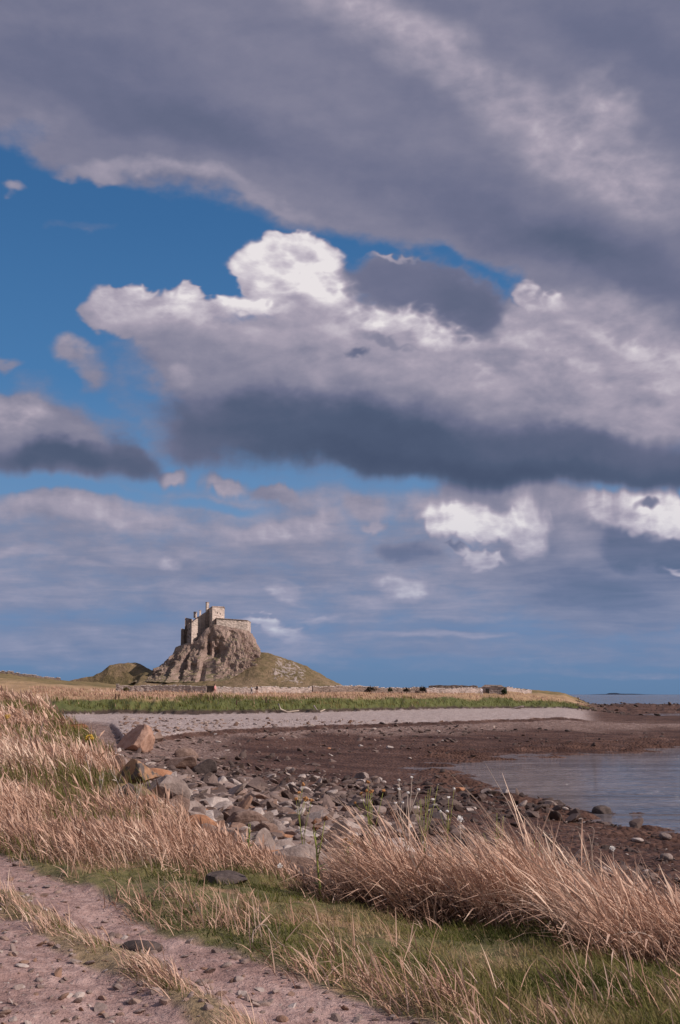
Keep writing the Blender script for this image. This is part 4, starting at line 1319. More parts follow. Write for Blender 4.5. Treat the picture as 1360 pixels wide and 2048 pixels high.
    put_boulder(px, py, w, mt, sh, lb, None, hk, sd, tilt=0.05 if 'track' in lb else 0.22)


def name_cobbles(made):
    """a label of its own for every cobble, from its look and the part of the beach it lies in"""
    cw = {'dark': 'dark', 'brown': 'brown', 'grey': 'pinkish grey', 'rust': 'rusty orange', 'pale': 'whitish'}
    shw = {'angular': 'angular', 'slab': 'flat', 'round': 'rounded'}
    cols = [(330, 'by the left bank'), (390, 'right of the orange rocks'), (450, 'below the dark tilted boulder'), (560, 'left of the lone flower stalk'), (680, 'behind the lone flower stalk'),
            (790, 'behind the tall yellow weed'), (850, 'behind the woolly weed'), (900, 'behind the forked weed'), (960, 'right of the forked weed'), (1030, 'left of the pale green weed'), (1100, 'behind the top of the dry clump'), (1160, 'behind the middle of the dry clump'),
            (1270, 'behind the bent stems'), (9999, 'at the right border')]
    rows = [(1570, 'by the seaweed'), (1610, 'high'), (1655, 'halfway down'), (1690, 'low'), (1715, 'lower'), (1740, 'near the grass'), (1770, 'at the grass edge'), (9999, 'in the grass')]
    groups = {}
    for r in made:
        o, mt, sh, w, px, py = r
        sz = 'large' if w > 44 else 'middling' if w > 30 else 'small'
        c = next(t for lim, t in cols if px < lim); q = next(t for lim, t in rows if py < lim)
        groups.setdefault((sz, cw[mt], shw[sh], q, c), []).append((px, o))
    ords = ['leftmost', 'second', 'third', 'fourth', 'fifth', 'sixth', 'seventh', 'eighth', 'ninth', 'tenth', 'eleventh', 'twelfth', 'thirteenth', 'fourteenth', 'fifteenth', 'sixteenth', 'rightmost']
    for (sz, c_, s_, q, c), lst in groups.items():
        lst.sort(key=lambda e: e[0])
        for k, (px, o) in enumerate(lst):
            pre = '' if len(lst) == 1 else (('left ', 'right ')[k] if len(lst) == 2 else ords[min(k, 16)] + ' ')
            tag(o, f'{pre}{sz} {c_} {s_} cobble {q} {c}', 'stone', 'cobbles of the stony beach')


def build_stones():
    X, Y, Z, TT, RR, tint, rs = scatter_stones()
    pix = RR / Y
    onbeach = (TT > 0) & (Y < 120) & (px_of(X, Y) < 1365) & (1024 + F * np.tan(np.arctan((CAMZ - Z) / np.maximum(Y, 1)) + PITCH) < 1768)
    order = np.argsort(-np.where(onbeach, pix, 0))
    big = order[:250]
    rest = np.setdiff1d(np.arange(len(X)), big)
    cache = {}; made = []
    for i in big:
        ti = tint[i]
        mt = 'dark' if ti < 0.25 else 'brown' if ti < 0.45 else 'grey' if ti < 0.76 else 'rust' if ti < 0.79 else 'pale'
        sh = ('angular', 'slab', 'round')[rs.choice(3, p=[.66, .26, .08])]
        j = rs.randint(6)
        key = (mt, sh, j)
        if key not in cache:
            me = STONES[sh][j].copy(); me.materials.append(BM[mt]); cache[key] = me
        o = bpy.data.objects.new('cobble', cache[key]); COL.objects.link(o)
        r = RR[i]
        o.location = (X[i], Y[i], Z[i] + r * 0.12); o.scale = (r, r, r * rs.uniform(.8, 1.2))
        o.rotation_euler = (rs.normal(0, .35), rs.normal(0, .35), rs.uniform(0, 6.28))
        made.append((o, mt, sh, RR[i] / Y[i] * 2196 * 2, px_of(X[i], Y[i]), 1024 + F * math.tan(math.atan((CAMZ - Z[i]) / Y[i]) + PITCH)))
    name_cobbles(made)
    on_track = TT[rest] < 0
    for nm, idx in (('beach_cobbles', rest[~on_track]), ('track_pebbles', rest[on_track])):
        o = stones_mesh(nm, X[idx], Y[idx], Z[idx], RR[idx], tint[idx], TT[idx], rs, SMAT)
        tag(o, {'beach_cobbles': 'mass of small mixed cobbles and pebbles covering the beach', 'track_pebbles': 'small pebbles pressed into the dusty track'}[nm], 'pebbles', kind='stuff')


build_stones()

# ---------------------------------------------------------------- grass
def grass_material(name, stops, trans=0.3):
    m = bpy.data.materials.new(name); m.use_nodes = True
    T = NT(m.node_tree); T.n.clear()
    out = T.new('ShaderNodeOutputMaterial')
    at = T.new('ShaderNodeAttribute', attribute_name='tint')
    c = T.ramp(at.outputs['Fac'], stops)
    d = T.new('ShaderNodeBsdfDiffuse'); tr = T.new('ShaderNodeBsdfTranslucent')
    T.l.new(c, d.inputs[0]); T.l.new(c, tr.inputs[0])
    mx = T.new('ShaderNodeMixShader'); mx.inputs[0].default_value = trans
    T.l.new(d.outputs[0], mx.inputs[1]); T.l.new(tr.outputs[0], mx.inputs[2])
    T.l.new(mx.outputs[0], out.inputs[0])
    return m


STRAW = [(0.0, (0.075, 0.038, 0.026)), (0.2, (0.19, 0.108, 0.076)), (0.5, (0.45, 0.27, 0.195)), (0.8, (0.66, 0.44, 0.335)), (1.0, (0.80, 0.62, 0.49))]
GREEN = [(0.0, (0.06, 0.068, 0.022)), (0.35, (0.13, 0.14, 0.042)), (0.65, (0.22, 0.20, 0.075)), (0.85, (0.32, 0.25, 0.12)), (1.0, (0.54, 0.38, 0.25))]


def blades(name, x, y, L, w, tint, mat, rs, lean=(0.15, 0.45), bend=(0.4, 1.1), az0=math.pi, spread=0.7, nseg=4, head=0.0, zoff=-0.02, label='', cat='grass', z=None):
    n = len(x)
    z = (terrain(x, y)[0] if z is None else z) + zoff
    az = az0 + rs.normal(0, spread, n)
    th0 = rs.uniform(lean[0], lean[1], n); kap = rs.uniform(bend[0], bend[1], n)
    dx, dy = np.cos(az), np.sin(az)
    # ribbon faces partly the viewer side
    fa = rs.normal(0, 0.7, n); wx, wy = np.cos(fa), np.sin(fa)
    hd = rs.rand(n) < head
    pts = []
    px_ = x.copy(); py_ = y.copy(); pz = z.copy()
    prof = np.array([0.75, 1.0, 0.85, 0.6, 0.12]) if nseg == 4 else np.array([0.9, 1.0, 0.6, 0.1])
    hp = np.array([0.35, 0.35, 0.35, 2.2, 0.4]) if nseg == 4 else prof
    side_pts = []
    for k in range(nseg + 1):
        ww = w * np.where(hd, hp[k], prof[k]) * 0.5
        side_pts.append((np.stack([px_ - wx * ww, py_ - wy * ww, pz], 1), np.stack([px_ + wx * ww, py_ + wy * ww, pz], 1)))
        th = th0 + kap * (k + 0.5) / nseg
        px_ = px_ + dx * np.sin(th) * L / nseg; py_ = py_ + dy * np.sin(th) * L / nseg; pz = pz + np.cos(th) * L / nseg
    V = np.stack([q for pr in side_pts for q in pr], 1)          # n, 2(nseg+1), 3
    m = V.shape[1]
    f0 = np.array([[2 * k, 2 * k + 1, 2 * k + 3, 2 * k + 2] for k in range(nseg)])
    fc = (f0[None] + (np.arange(n) * m)[:, None, None]).reshape(-1, 4)
    me = bpy.data.meshes.new(name)
    fast_mesh(me, V.reshape(-1, 3), fc, smooth=True)
    at = me.attributes.new('tint', 'FLOAT', 'POINT'); at.data.foreach_set('value', np.repeat(np.clip(tint, 0, 1), m).astype(np.float32))
    o = new_obj(name, me, None, mat)
    tag(o, label, cat, kind='stuff')
    return o


def build_grass():
    rs = np.random.RandomState(5)
    straw = grass_material('dry_straw', STRAW, 0.12); green = grass_material('green_blades', GREEN, 0.35)

    def spread_pts(n, y0, y1, pa, pb, lo=1.0):
        y = np.exp(rs.uniform(np.log(y0), np.log(y1), n)); p = rs.uniform(pa, pb, n)
        return hx(p, y), y, p

    def clump(x, y, n, sd):
        """gather blades into tussocks"""
        x2 = np.repeat(x, n); y2 = np.repeat(y, n)
        return x2 + rs.normal(0, 1, len(x2)) * sd, y2 + rs.normal(0, 1, len(x2)) * sd

    # --- the big wind-combed clump on the right
    cx, cy, cp = spread_pts(4600, 6.6, 12.0, 600, 2100)
    front = np.interp(cp, [600, 700, 850, 1000, 1200, 1360, 1480], [10.6, 9.9, 9.3, 8.7, 7.9, 7.2, 6.8])
    back = np.interp(cp, [600, 700, 1000, 1360, 1480], [11.0, 11.6, 11.2, 10.4, 10.2])
    cf = fbm(cx * 0.8 + 2, cy * 0.8, octaves=3)
    front = front + 1.6 * cf
    k = (cy > front) & (cy < back) & (rs.rand(len(cx)) < 0.35 + 0.65 * sstep(-0.25, 0.15, cf + 0.35 * (cy - front) - 0.1))
    cx, cy = cx[k], cy[k]
    x, y = clump(cx, cy, 36, 0.12)
    tl = np.repeat(rs.normal(0, 0.28, len(cx)), 36)
    p = px_of(x, y)
    Lm = np.interp(p, [600, 680, 760, 850, 1000, 1150, 1300, 1450], [.22, .42, .66, .82, .72, .54, .42, .34])
    cn = fbm(x * 0.9, y * 0.9, octaves=3)
    L = Lm * (0.50 + 0.62 * rs.rand(len(x))) * (1 + 0.8 * cn) * (1 + tl)
    tint = 0.46 + 0.4 * tl + 0.30 * rs.rand(len(x)) + 0.25 * cn
    tint = np.where(rs.rand(len(x)) < 0.06, 0.92, tint)
    # dead brown thatch, added so dark to stand in for shade at the base
    nt = len(cx) * 34
    xt = cx.repeat(34) + rs.normal(0, .14, nt); yt = cy.repeat(34) + rs.normal(0, .14, nt)
    Lt = 0.42 * np.interp(px_of(xt, yt), [600, 680, 760, 850, 1000, 1150, 1300, 1450], [.20, .45, .62, .72, .62, .55, .45, .36]) * (0.6 + 0.7 * rs.rand(nt))
    x = np.concatenate([x, xt]); y = np.concatenate([y, yt]); L = np.concatenate([L, Lt]); tint = np.concatenate([tint, 0.16 * rs.rand(nt)])
    blades('marram_grass', x, y, L, 0.0065 * (0.6 + 0.8 * rs.rand(len(x))), tint, straw, rs, (0.05, 0.65), (0.3, 1.7), math.pi + 0.15, 0.75, 4, 0.34,
           label='large wind combed clump of pinkish straw coloured grass at the right foreground')

    # --- dry grass over the whole left bank
    cx, cy, cp = spread_pts(11500, 10.5, 46, -690, 720)
    _, ct = terrain(cx, cy, False)
    k = (ct < 2.05) & (side(PATH_R, cx, cy) > 0.25)
    k &= ~((cp > 430) & (cy < 10.8))
    thin = sstep(185, 235, cp) * sstep(380, 330, cp) * sstep(14.0, 15.5, cy)
    k &= rs.rand(len(cx)) > 0.88 * thin
    k &= rs.rand(len(cx)) < 0.45 + 0.6 * sstep(-0.3, 0.1, fbm(cx * 0.7, cy * 0.7, octaves=3))
    cx, cy = cx[k], cy[k]
    nb = 11
    x, y = clump(cx, cy, nb, 0.13)
    x = cx.repeat(nb) + (x - cx.repeat(nb)) * np.clip(y / 14, 1, 3); y = cy.repeat(nb) + (y - cy.repeat(nb)) * np.clip(y / 14, 1, 3)
    cn = fbm(x * 0.45, y * 0.45, octaves=3); c2 = fbm(x * 0.22 + 5, y * 0.22, octaves=2)
    L = (0.30 + 0.22 * rs.rand(len(x))) * (1 + 0.8 * cn) * np.interp(y, [10, 16, 45], [0.8, 1.0, 1.25])
    pp = px_of(x, y)
    L *= np.where(pp > 380, np.interp(pp, [380, 520, 700], [1.0, .75, .5]), 1)
    tint = 0.50 + 0.34 * rs.rand(len(x)) + 0.45 * cn + np.repeat(rs.normal(0, .10, len(cx)), nb)
    isg = rs.rand(len(x)) < sstep(-0.02, 0.25, c2 + 0.05 - 0.6 * cn) * 0.85
    w = np.maximum(0.0065, 0.0007 * y) * (0.6 + 0.8 * rs.rand(len(x)))
    a = ~isg
    blades('dry_grass', x[a], y[a], L[a], w[a], tint[a], straw, rs, (0.02, 0.65), (0.2, 1.6), math.pi + 0.1, 0.9, 4, 0.30,
           label='long dry straw grass covering the bank on the left')
    a = isg
    blades('bank_weeds', x[a], y[a], L[a] * 0.75, w[a], 0.35 + 0.45 * rs.rand(a.sum()), green, rs, (0.05, 0.4), (0.2, 0.9), math.pi, 0.9, 4, 0,
           label='green blades growing through the dry grass of the left bank')

    # --- short green turf of the verge
    cx, cy, cp = spread_pts(95000, 4.6, 12.5, -360, 2050)
    pr = side(PATH_R, cx, cy) + 0.22 * fbm(cx * 1.2, cy * 1.2, octaves=3)
    _, ct = terrain(cx, cy, False)
    c2 = fbm(cx * 0.8, cy * 0.8, octaves=3)
    dens = np.interp(cp, [-60, 200, 330, 600, 1460], [.25, .3, .7, 1, 1])
    k = (pr > -0.02) & (ct < 2.0) & (rs.rand(len(cx)) < dens * sstep(-0.30, 0.02, c2 + 0.12)) & (rs.rand(len(cx)) < sstep(-0.05, 0.3, pr))
    x, y = cx[k], cy[k]; cn = c2[k]
    L = (0.05 + 0.07 * rs.rand(len(x))) * (1 + 0.8 * cn) * np.interp(px_of(x, y), [300, 900, 1400], [.9, 1.0, 1.5])
    tint = 0.28 + 0.35 * rs.rand(len(x)) + 1.3 * fbm(x * 0.8 + 8, y * 0.8, octaves=3)
    tint = np.where(rs.rand(len(x)) < 0.10, 0.9, tint)
    blades('turf_grass', x, y, L, 0.006 * (0.7 + 0.8 * rs.rand(len(x))), tint, green, rs, (0.05, 0.7), (0.3, 1.2), math.pi, 1.4, 3, 0,
           label='short green turf along the right edge of the track')

    # --- loose tussocks of long pale blades standing in the turf
    cx, cy, cp = spread_pts(2370, 4.8, 12.5, -360, 2050)
    pr = side(PATH_R, cx, cy)
    _, ct = terrain(cx, cy, False)
    c2 = fbm(cx * 1.1 + 3, cy * 1.1, octaves=3)
    w_ = sstep(-0.25, 0.15, c2) * np.where(cp < 680, 1.0, 0.62) * sstep(1.6, 0.1, pr - np.where(cp < 500, 0.5, 0.0)) * 0.75 + 0.07
    k = (pr > 0.0) & (ct < 1.9) & (rs.rand(len(cx)) < w_)
    x, y = clump(cx[k], cy[k], 16, 0.07)
    L = (0.13 + 0.20 * rs.rand(len(x))) * np.interp(px_of(x, y), [0, 400, 1400], [.85, .9, 1.15])
    tint = 0.30 + 0.6 * rs.rand(len(x))
    blades('dry_tussocks', x, y, L, 0.0055 * (0.7 + 0.9 * rs.rand(len(x))), tint, straw, rs, (0.0, 0.8), (0.1, 1.8), math.pi - 0.15, 1.0, 4, 0.05,
           label='loose tussocks of pale dry blades standing in the green verge')

    # --- the strip between the wheel tracks
    cx, cy, cp = spread_pts(7600, 4.4, 9.5, -380, 640)
    md = side(MID, cx, cy)
    c2 = fbm(cx * 1.6, cy * 1.6, octaves=3)
    k = (np.abs(md + 0.12 * c2) < 0.16) & (rs.rand(len(cx)) < sstep(-0.25, 0.2, c2) + .15)
    x, y = clump(cx[k], cy[k], 9, 0.045)
    u = rs.rand(len(x))
    L = np.where(u < 0.5, 0.05 + 0.06 * rs.rand(len(x)), 0.10 + 0.13 * rs.rand(len(x)))
    blades('track_grass', x[u < .5], y[u < .5], L[u < .5], 0.005 * (0.7 + 0.8 * rs.rand((u < .5).sum())), 0.25 + 0.5 * rs.rand((u < .5).sum()), green, rs, (0.1, 0.8), (0.2, 1.2), math.pi, 1.3, 3, 0,
           label='short green grass on the strip between the wheel tracks')
    a = u >= .5
    blades('track_straw', x[a], y[a], L[a], 0.005 * (0.7 + 0.8 * rs.rand(a.sum())), 0.5 + 0.45 * rs.rand(a.sum()), straw, rs, (0.1, 0.8), (0.2, 1.3), math.pi - 0.1, 0.7, 4, 0.05,
           label='dry straw blades on the strip between the wheel tracks')

    # --- far bank: green below, tan above
    y = rs.uniform(148, 262, 60000); p = rs.uniform(60, 1190, 60000); x = hx(p, y)
    _, t = terrain(x, y, False)
    nf = fbm(x * 0.08, y * 0.08, octaves=3)
    g = (t > 10.25) & (t < 11.02 + 0.5 * nf) & (rs.rand(len(x)) < 0.8)
    tn = (t >= 10.95 + 0.5 * nf) & (t < 12.05) & (rs.rand(len(x)) < 0.40)
    tn |= (t >= 10.3) & (t < 11.4) & (rs.rand(len(x)) < 0.05)
    L = 0.40 + 0.40 * rs.rand(len(x)) + 0.5 * nf
    blades('bank_grass', x[g], y[g], L[g] * 0.85, np.full(g.sum(), 0.09), 0.28 + 0.42 * rs.rand(g.sum()) + 0.6 * nf[g], green, rs, (0, 0.35), (0.1, 0.8), math.pi, 0.9, 3, 0,
           label='green grass on the low bank across the bay')
    blades('field_grass', x[tn], y[tn], L[tn] * 0.7, np.full(tn.sum(), 0.08), 0.42 + 0.35 * rs.rand(tn.sum()) + 0.5 * nf[tn], straw, rs, (0, 0.35), (0.1, 0.8), math.pi, 0.9, 3, 0,
           label='tall tan grass in front of the field walls')


build_grass()


# ---------------------------------------------------------------- plants
def tube_mesh(name, pts, radii, n=6):
    V = []; Fc = []
    pts = [Vector(p) for p in pts]
    for i, p in enumerate(pts):
        d = (pts[min(i + 1, len(pts) - 1)] - pts[max(i - 1, 0)]).normalized()
        a = d.orthogonal().normalized(); b = d.cross(a)
        for k in range(n):
            q = 2 * math.pi * k / n
            V.append(p + (a * math.cos(q) + b * math.sin(q)) * radii[i])
    for i in range(len(pts) - 1):
        for k in range(n):
            Fc.append((i * n + k, i * n + (k + 1) % n, (i + 1) * n + (k + 1) % n, (i + 1) * n + k))
    Fc.append(tuple(range(n))[::-1]); Fc.append(tuple((len(pts) - 1) * n + k for k in range(n)))
    return V, Fc


def join_parts(name, parts, smooth=True):
    V, Fc = [], []
    for v, f in parts:
        o = len(V); V += list(v); Fc += [tuple(i + o for i in q) for q in f]
    return mesh_from(name, V, Fc, smooth)


def leaf(p, d, L, W, rnd):
    d = d.normalized(); up = Vector((0, 0, 1)); s = d.cross(up)
    s = s.normalized() if s.length > 0.05 else Vector((1, 0, 0))
    s = (s + Vector((rnd.uniform(-.4, .4), rnd.uniform(-.4, .4), rnd.uniform(-.5, .5)))).normalized()
    q = [p, p + d * L * .35 + s * W * .5 + up * L * .08, p + d * L * .35 - s * W * .5 + up * L * .08, p + d * L * .75 + s * W * .3, p + d * L * .75 - s * W * .3, p + d * L - up * L * .18]
    return q, [(0, 1, 2), (1, 3, 4, 2), (3, 5, 4)]


PM = {'stem': plain('weed_stem', (0.26, 0.27, 0.07)), 'leaf': plain('weed_leaf', (0.11, 0.13, 0.04)), 'yellow': plain('yellow_florets', (0.52, 0.33, 0.06)),
      'orange': plain('faded_florets', (0.45, 0.22, 0.09)), 'fluff': plain('white_down', (0.80, 0.77, 0.74), nz=0.05), 'dead': plain('dead_stalk', (0.46, 0.37, 0.31)),
      'grey': plain('woolly_leaf', (0.27, 0.26, 0.17)), 'rustleaf': plain('rusty_seed', (0.20, 0.09, 0.05)), 'olive': plain('olive_leaf', (0.16, 0.15, 0.04))}


def weed(px, y, py_top, lean_px, label, cat='wild flower', flower='yellow', nbr=6, stem='stem', lf='leaf', rad=0.006, seed=0, name='ragwort', group=None, fl_size=1.0, leafy=1.0):
    rnd = random.Random(seed)
    x = hx(px, y); z = height(x, y) - 0.02
    top = at_y(px - lean_px, py_top, y).z
    H = max(0.1, top - z)
    root = empty(name, (x, y, z)); tag(root, label, cat, group)
    dxl = (-lean_px) / 2226 * y
    c = [Vector((dxl * (s ** 1.6) + rnd.uniform(-1, 1) * .006, rnd.uniform(-1, 1) * .006, H * 0.8 * s)) for s in (0, .25, .5, .75, 1)]
    st = [tube_mesh('s', c, [rad * r for r in (1.2, 1.1, 1, .8, .6)])]
    heads = []; leaves = []
    for i in range(nbr):
        s = rnd.uniform(0.45, 0.98); k = int(s * 4); f = s * 4 - k
        p = c[min(k, 4)].lerp(c[min(k + 1, 4)], f)
        a = rnd.uniform(0, 6.28); out_ = rnd.uniform(.03, .10) * H * 1.3
        e = Vector((p.x + math.cos(a) * out_ + dxl * .1, p.y + math.sin(a) * out_ * .6, H * rnd.uniform(.82, 1.0)))
        m_ = p.lerp(e, .5) + Vector((0, 0, -.02 * H))
        st.append(tube_mesh('s', [p, m_, e], [rad * .6, rad * .5, rad * .35], 5))
        heads.append(e)
    heads.append(c[-1] + Vector((0, 0, H * .12)))
    st.append(tube_mesh('s', [c[-1], heads[-1]], [rad * .6, rad * .4], 5))
    new_obj('stem', join_parts('stem', st), root, PM[stem])
    for i in range(int(16 * leafy)):
        s = rnd.uniform(.08, .9); k = int(s * 4); p = c[min(k, 4)].lerp(c[min(k + 1, 4)], s * 4 - k)
        a = rnd.uniform(0, 6.28)
        leaves.append(leaf(p, Vector((math.cos(a), math.sin(a), .45)), rnd.uniform(.07, .13) * (1.2 - s * .6), .022, rnd))
    if leaves:
        new_obj('leaves', join_parts('leaves', leaves), root, PM[lf])
    if flower:
        for e in heads:
            fl = []
            cv, cf = stone_lowball(.013 * fl_size); fl.append(([w + e for w in cv], cf))
            for q in range(9):
                d = Vector((rnd.gauss(0, 1), rnd.gauss(0, 1), rnd.uniform(0, 1.2))).normalized() * rnd.uniform(.003, .016) * fl_size
                v, f = stone_lowball(.0095 * fl_size * rnd.uniform(.7, 1.2))
                fl.append(([w + e + d for w in v], f))
            new_obj('flower_head', join_parts('flower_head', fl, False), root, PM[flower])
    return root


def stone_lowball(r):
    v, f = ICO1
    return [Vector(a) * r for a in v], [tuple(int(i) for i in q) for q in f]


weed(745, 11.0, 1562, 12, 'tall yellow flowered weed behind the left end of the dry clump, near the pointed rock', flower='orange', seed=1, nbr=7)
weed(822, 11.4, 1556, 26, 'woolly grey white weed leaning left above the dry clump', flower='fluff', stem='dead', lf='grey', seed=2, nbr=6, name='thistle', cat='thistle', rad=0.007, fl_size=0.9, leafy=2.2)
weed(842, 11.3, 1570, -6, 'grey green bushy weed just right of the woolly white one', flower=None, lf='grey', seed=12, nbr=9, name='thistle', cat='thistle', leafy=3.0)
weed(884, 11.6, 1572, -10, 'thin forked weed with whitish tops standing right of the bushy grey weed', flower='fluff', seed=3, nbr=4, rad=.005, leafy=.4, name='thistle', cat='thistle', fl_size=.9)
weed(642, 9.9, 1632, 14, 'thick yellow green flower stalk standing alone in front of the cobbles', flower='rustleaf', seed=4, nbr=2, rad=.009, leafy=.8, fl_size=1.3)
weed(612, 12.2, 1568, 14, 'small weed with faded orange flowers left of the tall yellow one', flower='orange', seed=5, nbr=6, leafy=.8, fl_size=1.2)
weed(500, 11.2, 1640, -4, 'short green stalk at the lower left of the cobbles', flower=None, seed=6, nbr=2, leafy=1)
weed(985, 10.9, 1625, -3, 'pale green weed rising behind the middle of the dry clump', flower=None, lf='olive', seed=7, nbr=5, leafy=1.4)
weed(1065, 11.0, 1662, 5, 'low green weed behind the right part of the dry clump', flower=None, lf='olive', seed=8, nbr=4, leafy=1.4)
weed(700, 10.6, 1668, 8, 'small rusty weed at the left edge of the dry clump', flower='orange', seed=9, nbr=4, leafy=.8)
weed(185, 22.5, 1472, 4, 'yellow green leafy weed on the left bank beside the half buried stones', flower='yellow', lf='olive', seed=10, nbr=16, leafy=6, fl_size=2.2, rad=.01)
weed(150, 24, 1470, 6, 'smaller yellow green weed on the left bank, left of the leafy one', flower=None, lf='olive', seed=13, nbr=9, leafy=4, fl_size=2, rad=.01)
weed(18, 26, 1432, 2, 'yellow flowered weed in the dry grass at the left border', flower='yellow', lf='olive', seed=11, nbr=10, leafy=2, fl_size=2.2)
for i, (px, y, pt, ln, lb) in enumerate([(192, 15.5, 1502, 14, 'leftmost pale dead stalk in the left bank grass, forked at the top'), (206, 15.0, 1540, -6, 'short bleached dead stalk between the two forked stalks of the left bank'),
                                         (262, 14.2, 1532, 28, 'pale dead stalk leaning left in front of the orange stained rock'), (276, 13.6, 1560, -10, 'pale dead stalk leaning right towards the orange squared stone')]):
    weed(px, y, pt, ln, lb, cat='dead stalk', flower=None, stem='dead', lf='dead', seed=20 + i, nbr=4, name='dead_stalk', leafy=.2, rad=.007)


def fluff_head(px, py, y, r, label, seed):
    rnd = random.Random(seed)
    x = hx(px, y); z = height(x, y); zt = at_y(px, py, y).z
    root = empty('seed_head', (x, y, z)); tag(root, label, 'seed head')
    H = max(.1, zt - z)
    new_obj('stem', join_parts('stem', [tube_mesh('s', [(0, 0, -.02), (.02, 0, H * .5), (0, 0, H)], [.004, .0035, .003], 5)]), root, PM['dead'])
    fl = []
    for q in range(60):
        d = Vector((rnd.gauss(0, 1), rnd.gauss(0, 1), rnd.gauss(0, 1))).normalized()
        l = r * rnd.uniform(.6, 1.25); s = d.orthogonal().normalized() * r * .16
        fl.append(([d * l + s + Vector((0, 0, H)), d * l - s + Vector((0, 0, H)), Vector((0, 0, H)) + d * .1 * r], [(0, 1, 2)]))
    new_obj('down', join_parts('down', fl, False), root, PM['fluff'])


fluff_head(915, 1638, 10.8, .030, 'round white seed head above the middle of the dry clump', 1)
fluff_head(1213, 1697, 10.3, .024, 'white seed head near the right end of the dry clump against the dark shore', 2)
fluff_head(563, 1738, 10.9, .024, 'white seed head low at the bottom edge of the cobbles', 3)
fluff_head(817, 1652, 10.9, .018, 'small white seed head just below the woolly weed', 4)


def arched_stems(px, y, label, arr, name='grass_stem', seed=0, w=.0045):
    x0 = hx(px, y); z0 = height(x0, y) - .02
    root = empty(name, (x0, y, z0)); tag(root, label, 'grass stem')
    for pts in arr:
        P = [at_y(a, b, y) - Vector((x0, y, z0)) for (a, b) in pts]
        # smooth the path
        Q = []
        for i in range(len(P) - 1):
            p0 = P[max(i - 1, 0)]; p1 = P[i]; p2 = P[i + 1]; p3 = P[min(i + 2, len(P) - 1)]
            for s in np.linspace(0, 1, 6, endpoint=False):
                Q.append(0.5 * ((2 * p1) + (p2 - p0) * s + (2 * p0 - 5 * p1 + 4 * p2 - p3) * s * s + (3 * p1 - p0 - 3 * p2 + p3) * s ** 3))
        Q.append(P[-1])
        rr = [w * (1 - .75 * i / len(Q)) for i in range(len(Q))]
        new_obj('stem', join_parts('stem', [tube_mesh('s', Q, rr, 5)]), root, PM['dead'])


arched_stems(1188, 10.4, 'pale bent stems curling over the right end of the dry clump', [[(1186, 1730), (1184, 1695), (1188, 1660), (1178, 1652)], [(1178, 1735), (1170, 1690), (1160, 1668)], [(1184, 1725), (1178, 1672), (1150, 1652)]])
arched_stems(1255, 7.6, 'thick pale blade arching over the shaded green grass at the lower right', [[(1340, 1960), (1335, 1905), (1290, 1868), (1235, 1868), (1178, 1890)]], w=.005)
arched_stems(1190, 8.6, 'broken straw arched in a hook in front of the dry clump', [[(1172, 1840), (1180, 1795), (1215, 1784), (1250, 1800)]], w=.004)
arched_stems(508, 6.9, 'pale blade bent into a loop on the green verge beside the track', [[(505, 1885), (508, 1860), (530, 1850), (552, 1880), (570, 1893)]], w=.004)


# ---------------------------------------------------------------- shrubs, posts, driftwood, island
def shrub(px, y, wpx, hpx, label, col, seed, group=None):
    rnd = random.Random(seed); x = hx(px, y); z = height(x, y)
    W = wpx / 2226 * y / 2; H = hpx / 2226 * y
    root = empty('shrub', (x, y, z)); tag(root, label, 'shrub', group)
    new_obj('stem', join_parts('stem', [tube_mesh('s', [(0, 0, -.1), (W * .2 * rnd.uniform(-1, 1), 0, H * .6)], [.06, .03], 5), tube_mesh('s', [(0, 0, 0), (W * .5, 0, H * .6)], [.04, .02], 5)]), root, PM['rustleaf'])
    L = []
    for i in range(420):
        a = rnd.uniform(0, 6.28); b = math.acos(rnd.uniform(-.3, 1)); r = rnd.uniform(.5, 1) * (1 + .3 * math.sin(a * 3 + seed))
        p = Vector((math.cos(a) * math.sin(b) * W * r, math.sin(a) * math.sin(b) * W * .8 * r, H * (.45 + .52 * math.cos(b) * r)))
        L.append(leaf(p, Vector((rnd.gauss(0, 1), rnd.gauss(0, 1), rnd.gauss(.4, 1))), H * .22, H * .13, rnd))
    new_obj('foliage', join_parts('foliage', L, False), root, plain('shrub_leaf', col))


DK = (0.045, 0.035, 0.025)
shrub(742, 222, 20, 12, 'wide dark shrub, leftmost of four against the brown wall', DK, 1, 'dark shrubs along the brown wall')
shrub(780, 224, 9, 11, 'thin greenish dark shrub, second from the left along the brown wall', (0.06, 0.065, 0.04), 2, 'dark shrubs along the brown wall')
shrub(813, 227, 13, 11, 'dark shrub, third from the left along the brown wall', DK, 3, 'dark shrubs along the brown wall')
shrub(846, 230, 12, 13, 'dark shrub at the right end of the brown wall', DK, 4, 'dark shrubs along the brown wall')
shrub(252, 187, 13, 10, 'small olive shrub in front of the left end of the pale wall', (0.15, 0.12, 0.045), 5)
shrub(1009, 247, 11, 14, 'dark green ivy shrub at the right corner of the stone hut', (0.035, 0.05, 0.02), 6)


def post(px, y, hpx, label, seed):
    rnd = random.Random(seed); x = hx(px, y); z = height(x, y) - .1
    H = hpx / 2226 * y + .1
    V, Fc = tube_mesh('s', [(0, 0, 0), (rnd.uniform(-.03, .03), 0, H * .6), (rnd.uniform(-.08, .08), 0, H)], [.11, .10, .085], 7)
    me = mesh_from('fence_post', V, Fc); o = new_obj('fence_post', me, None, PM['postwood']); o.location = (x, y, z)
    tag(o, label, 'post', 'weathered posts in the green bank')


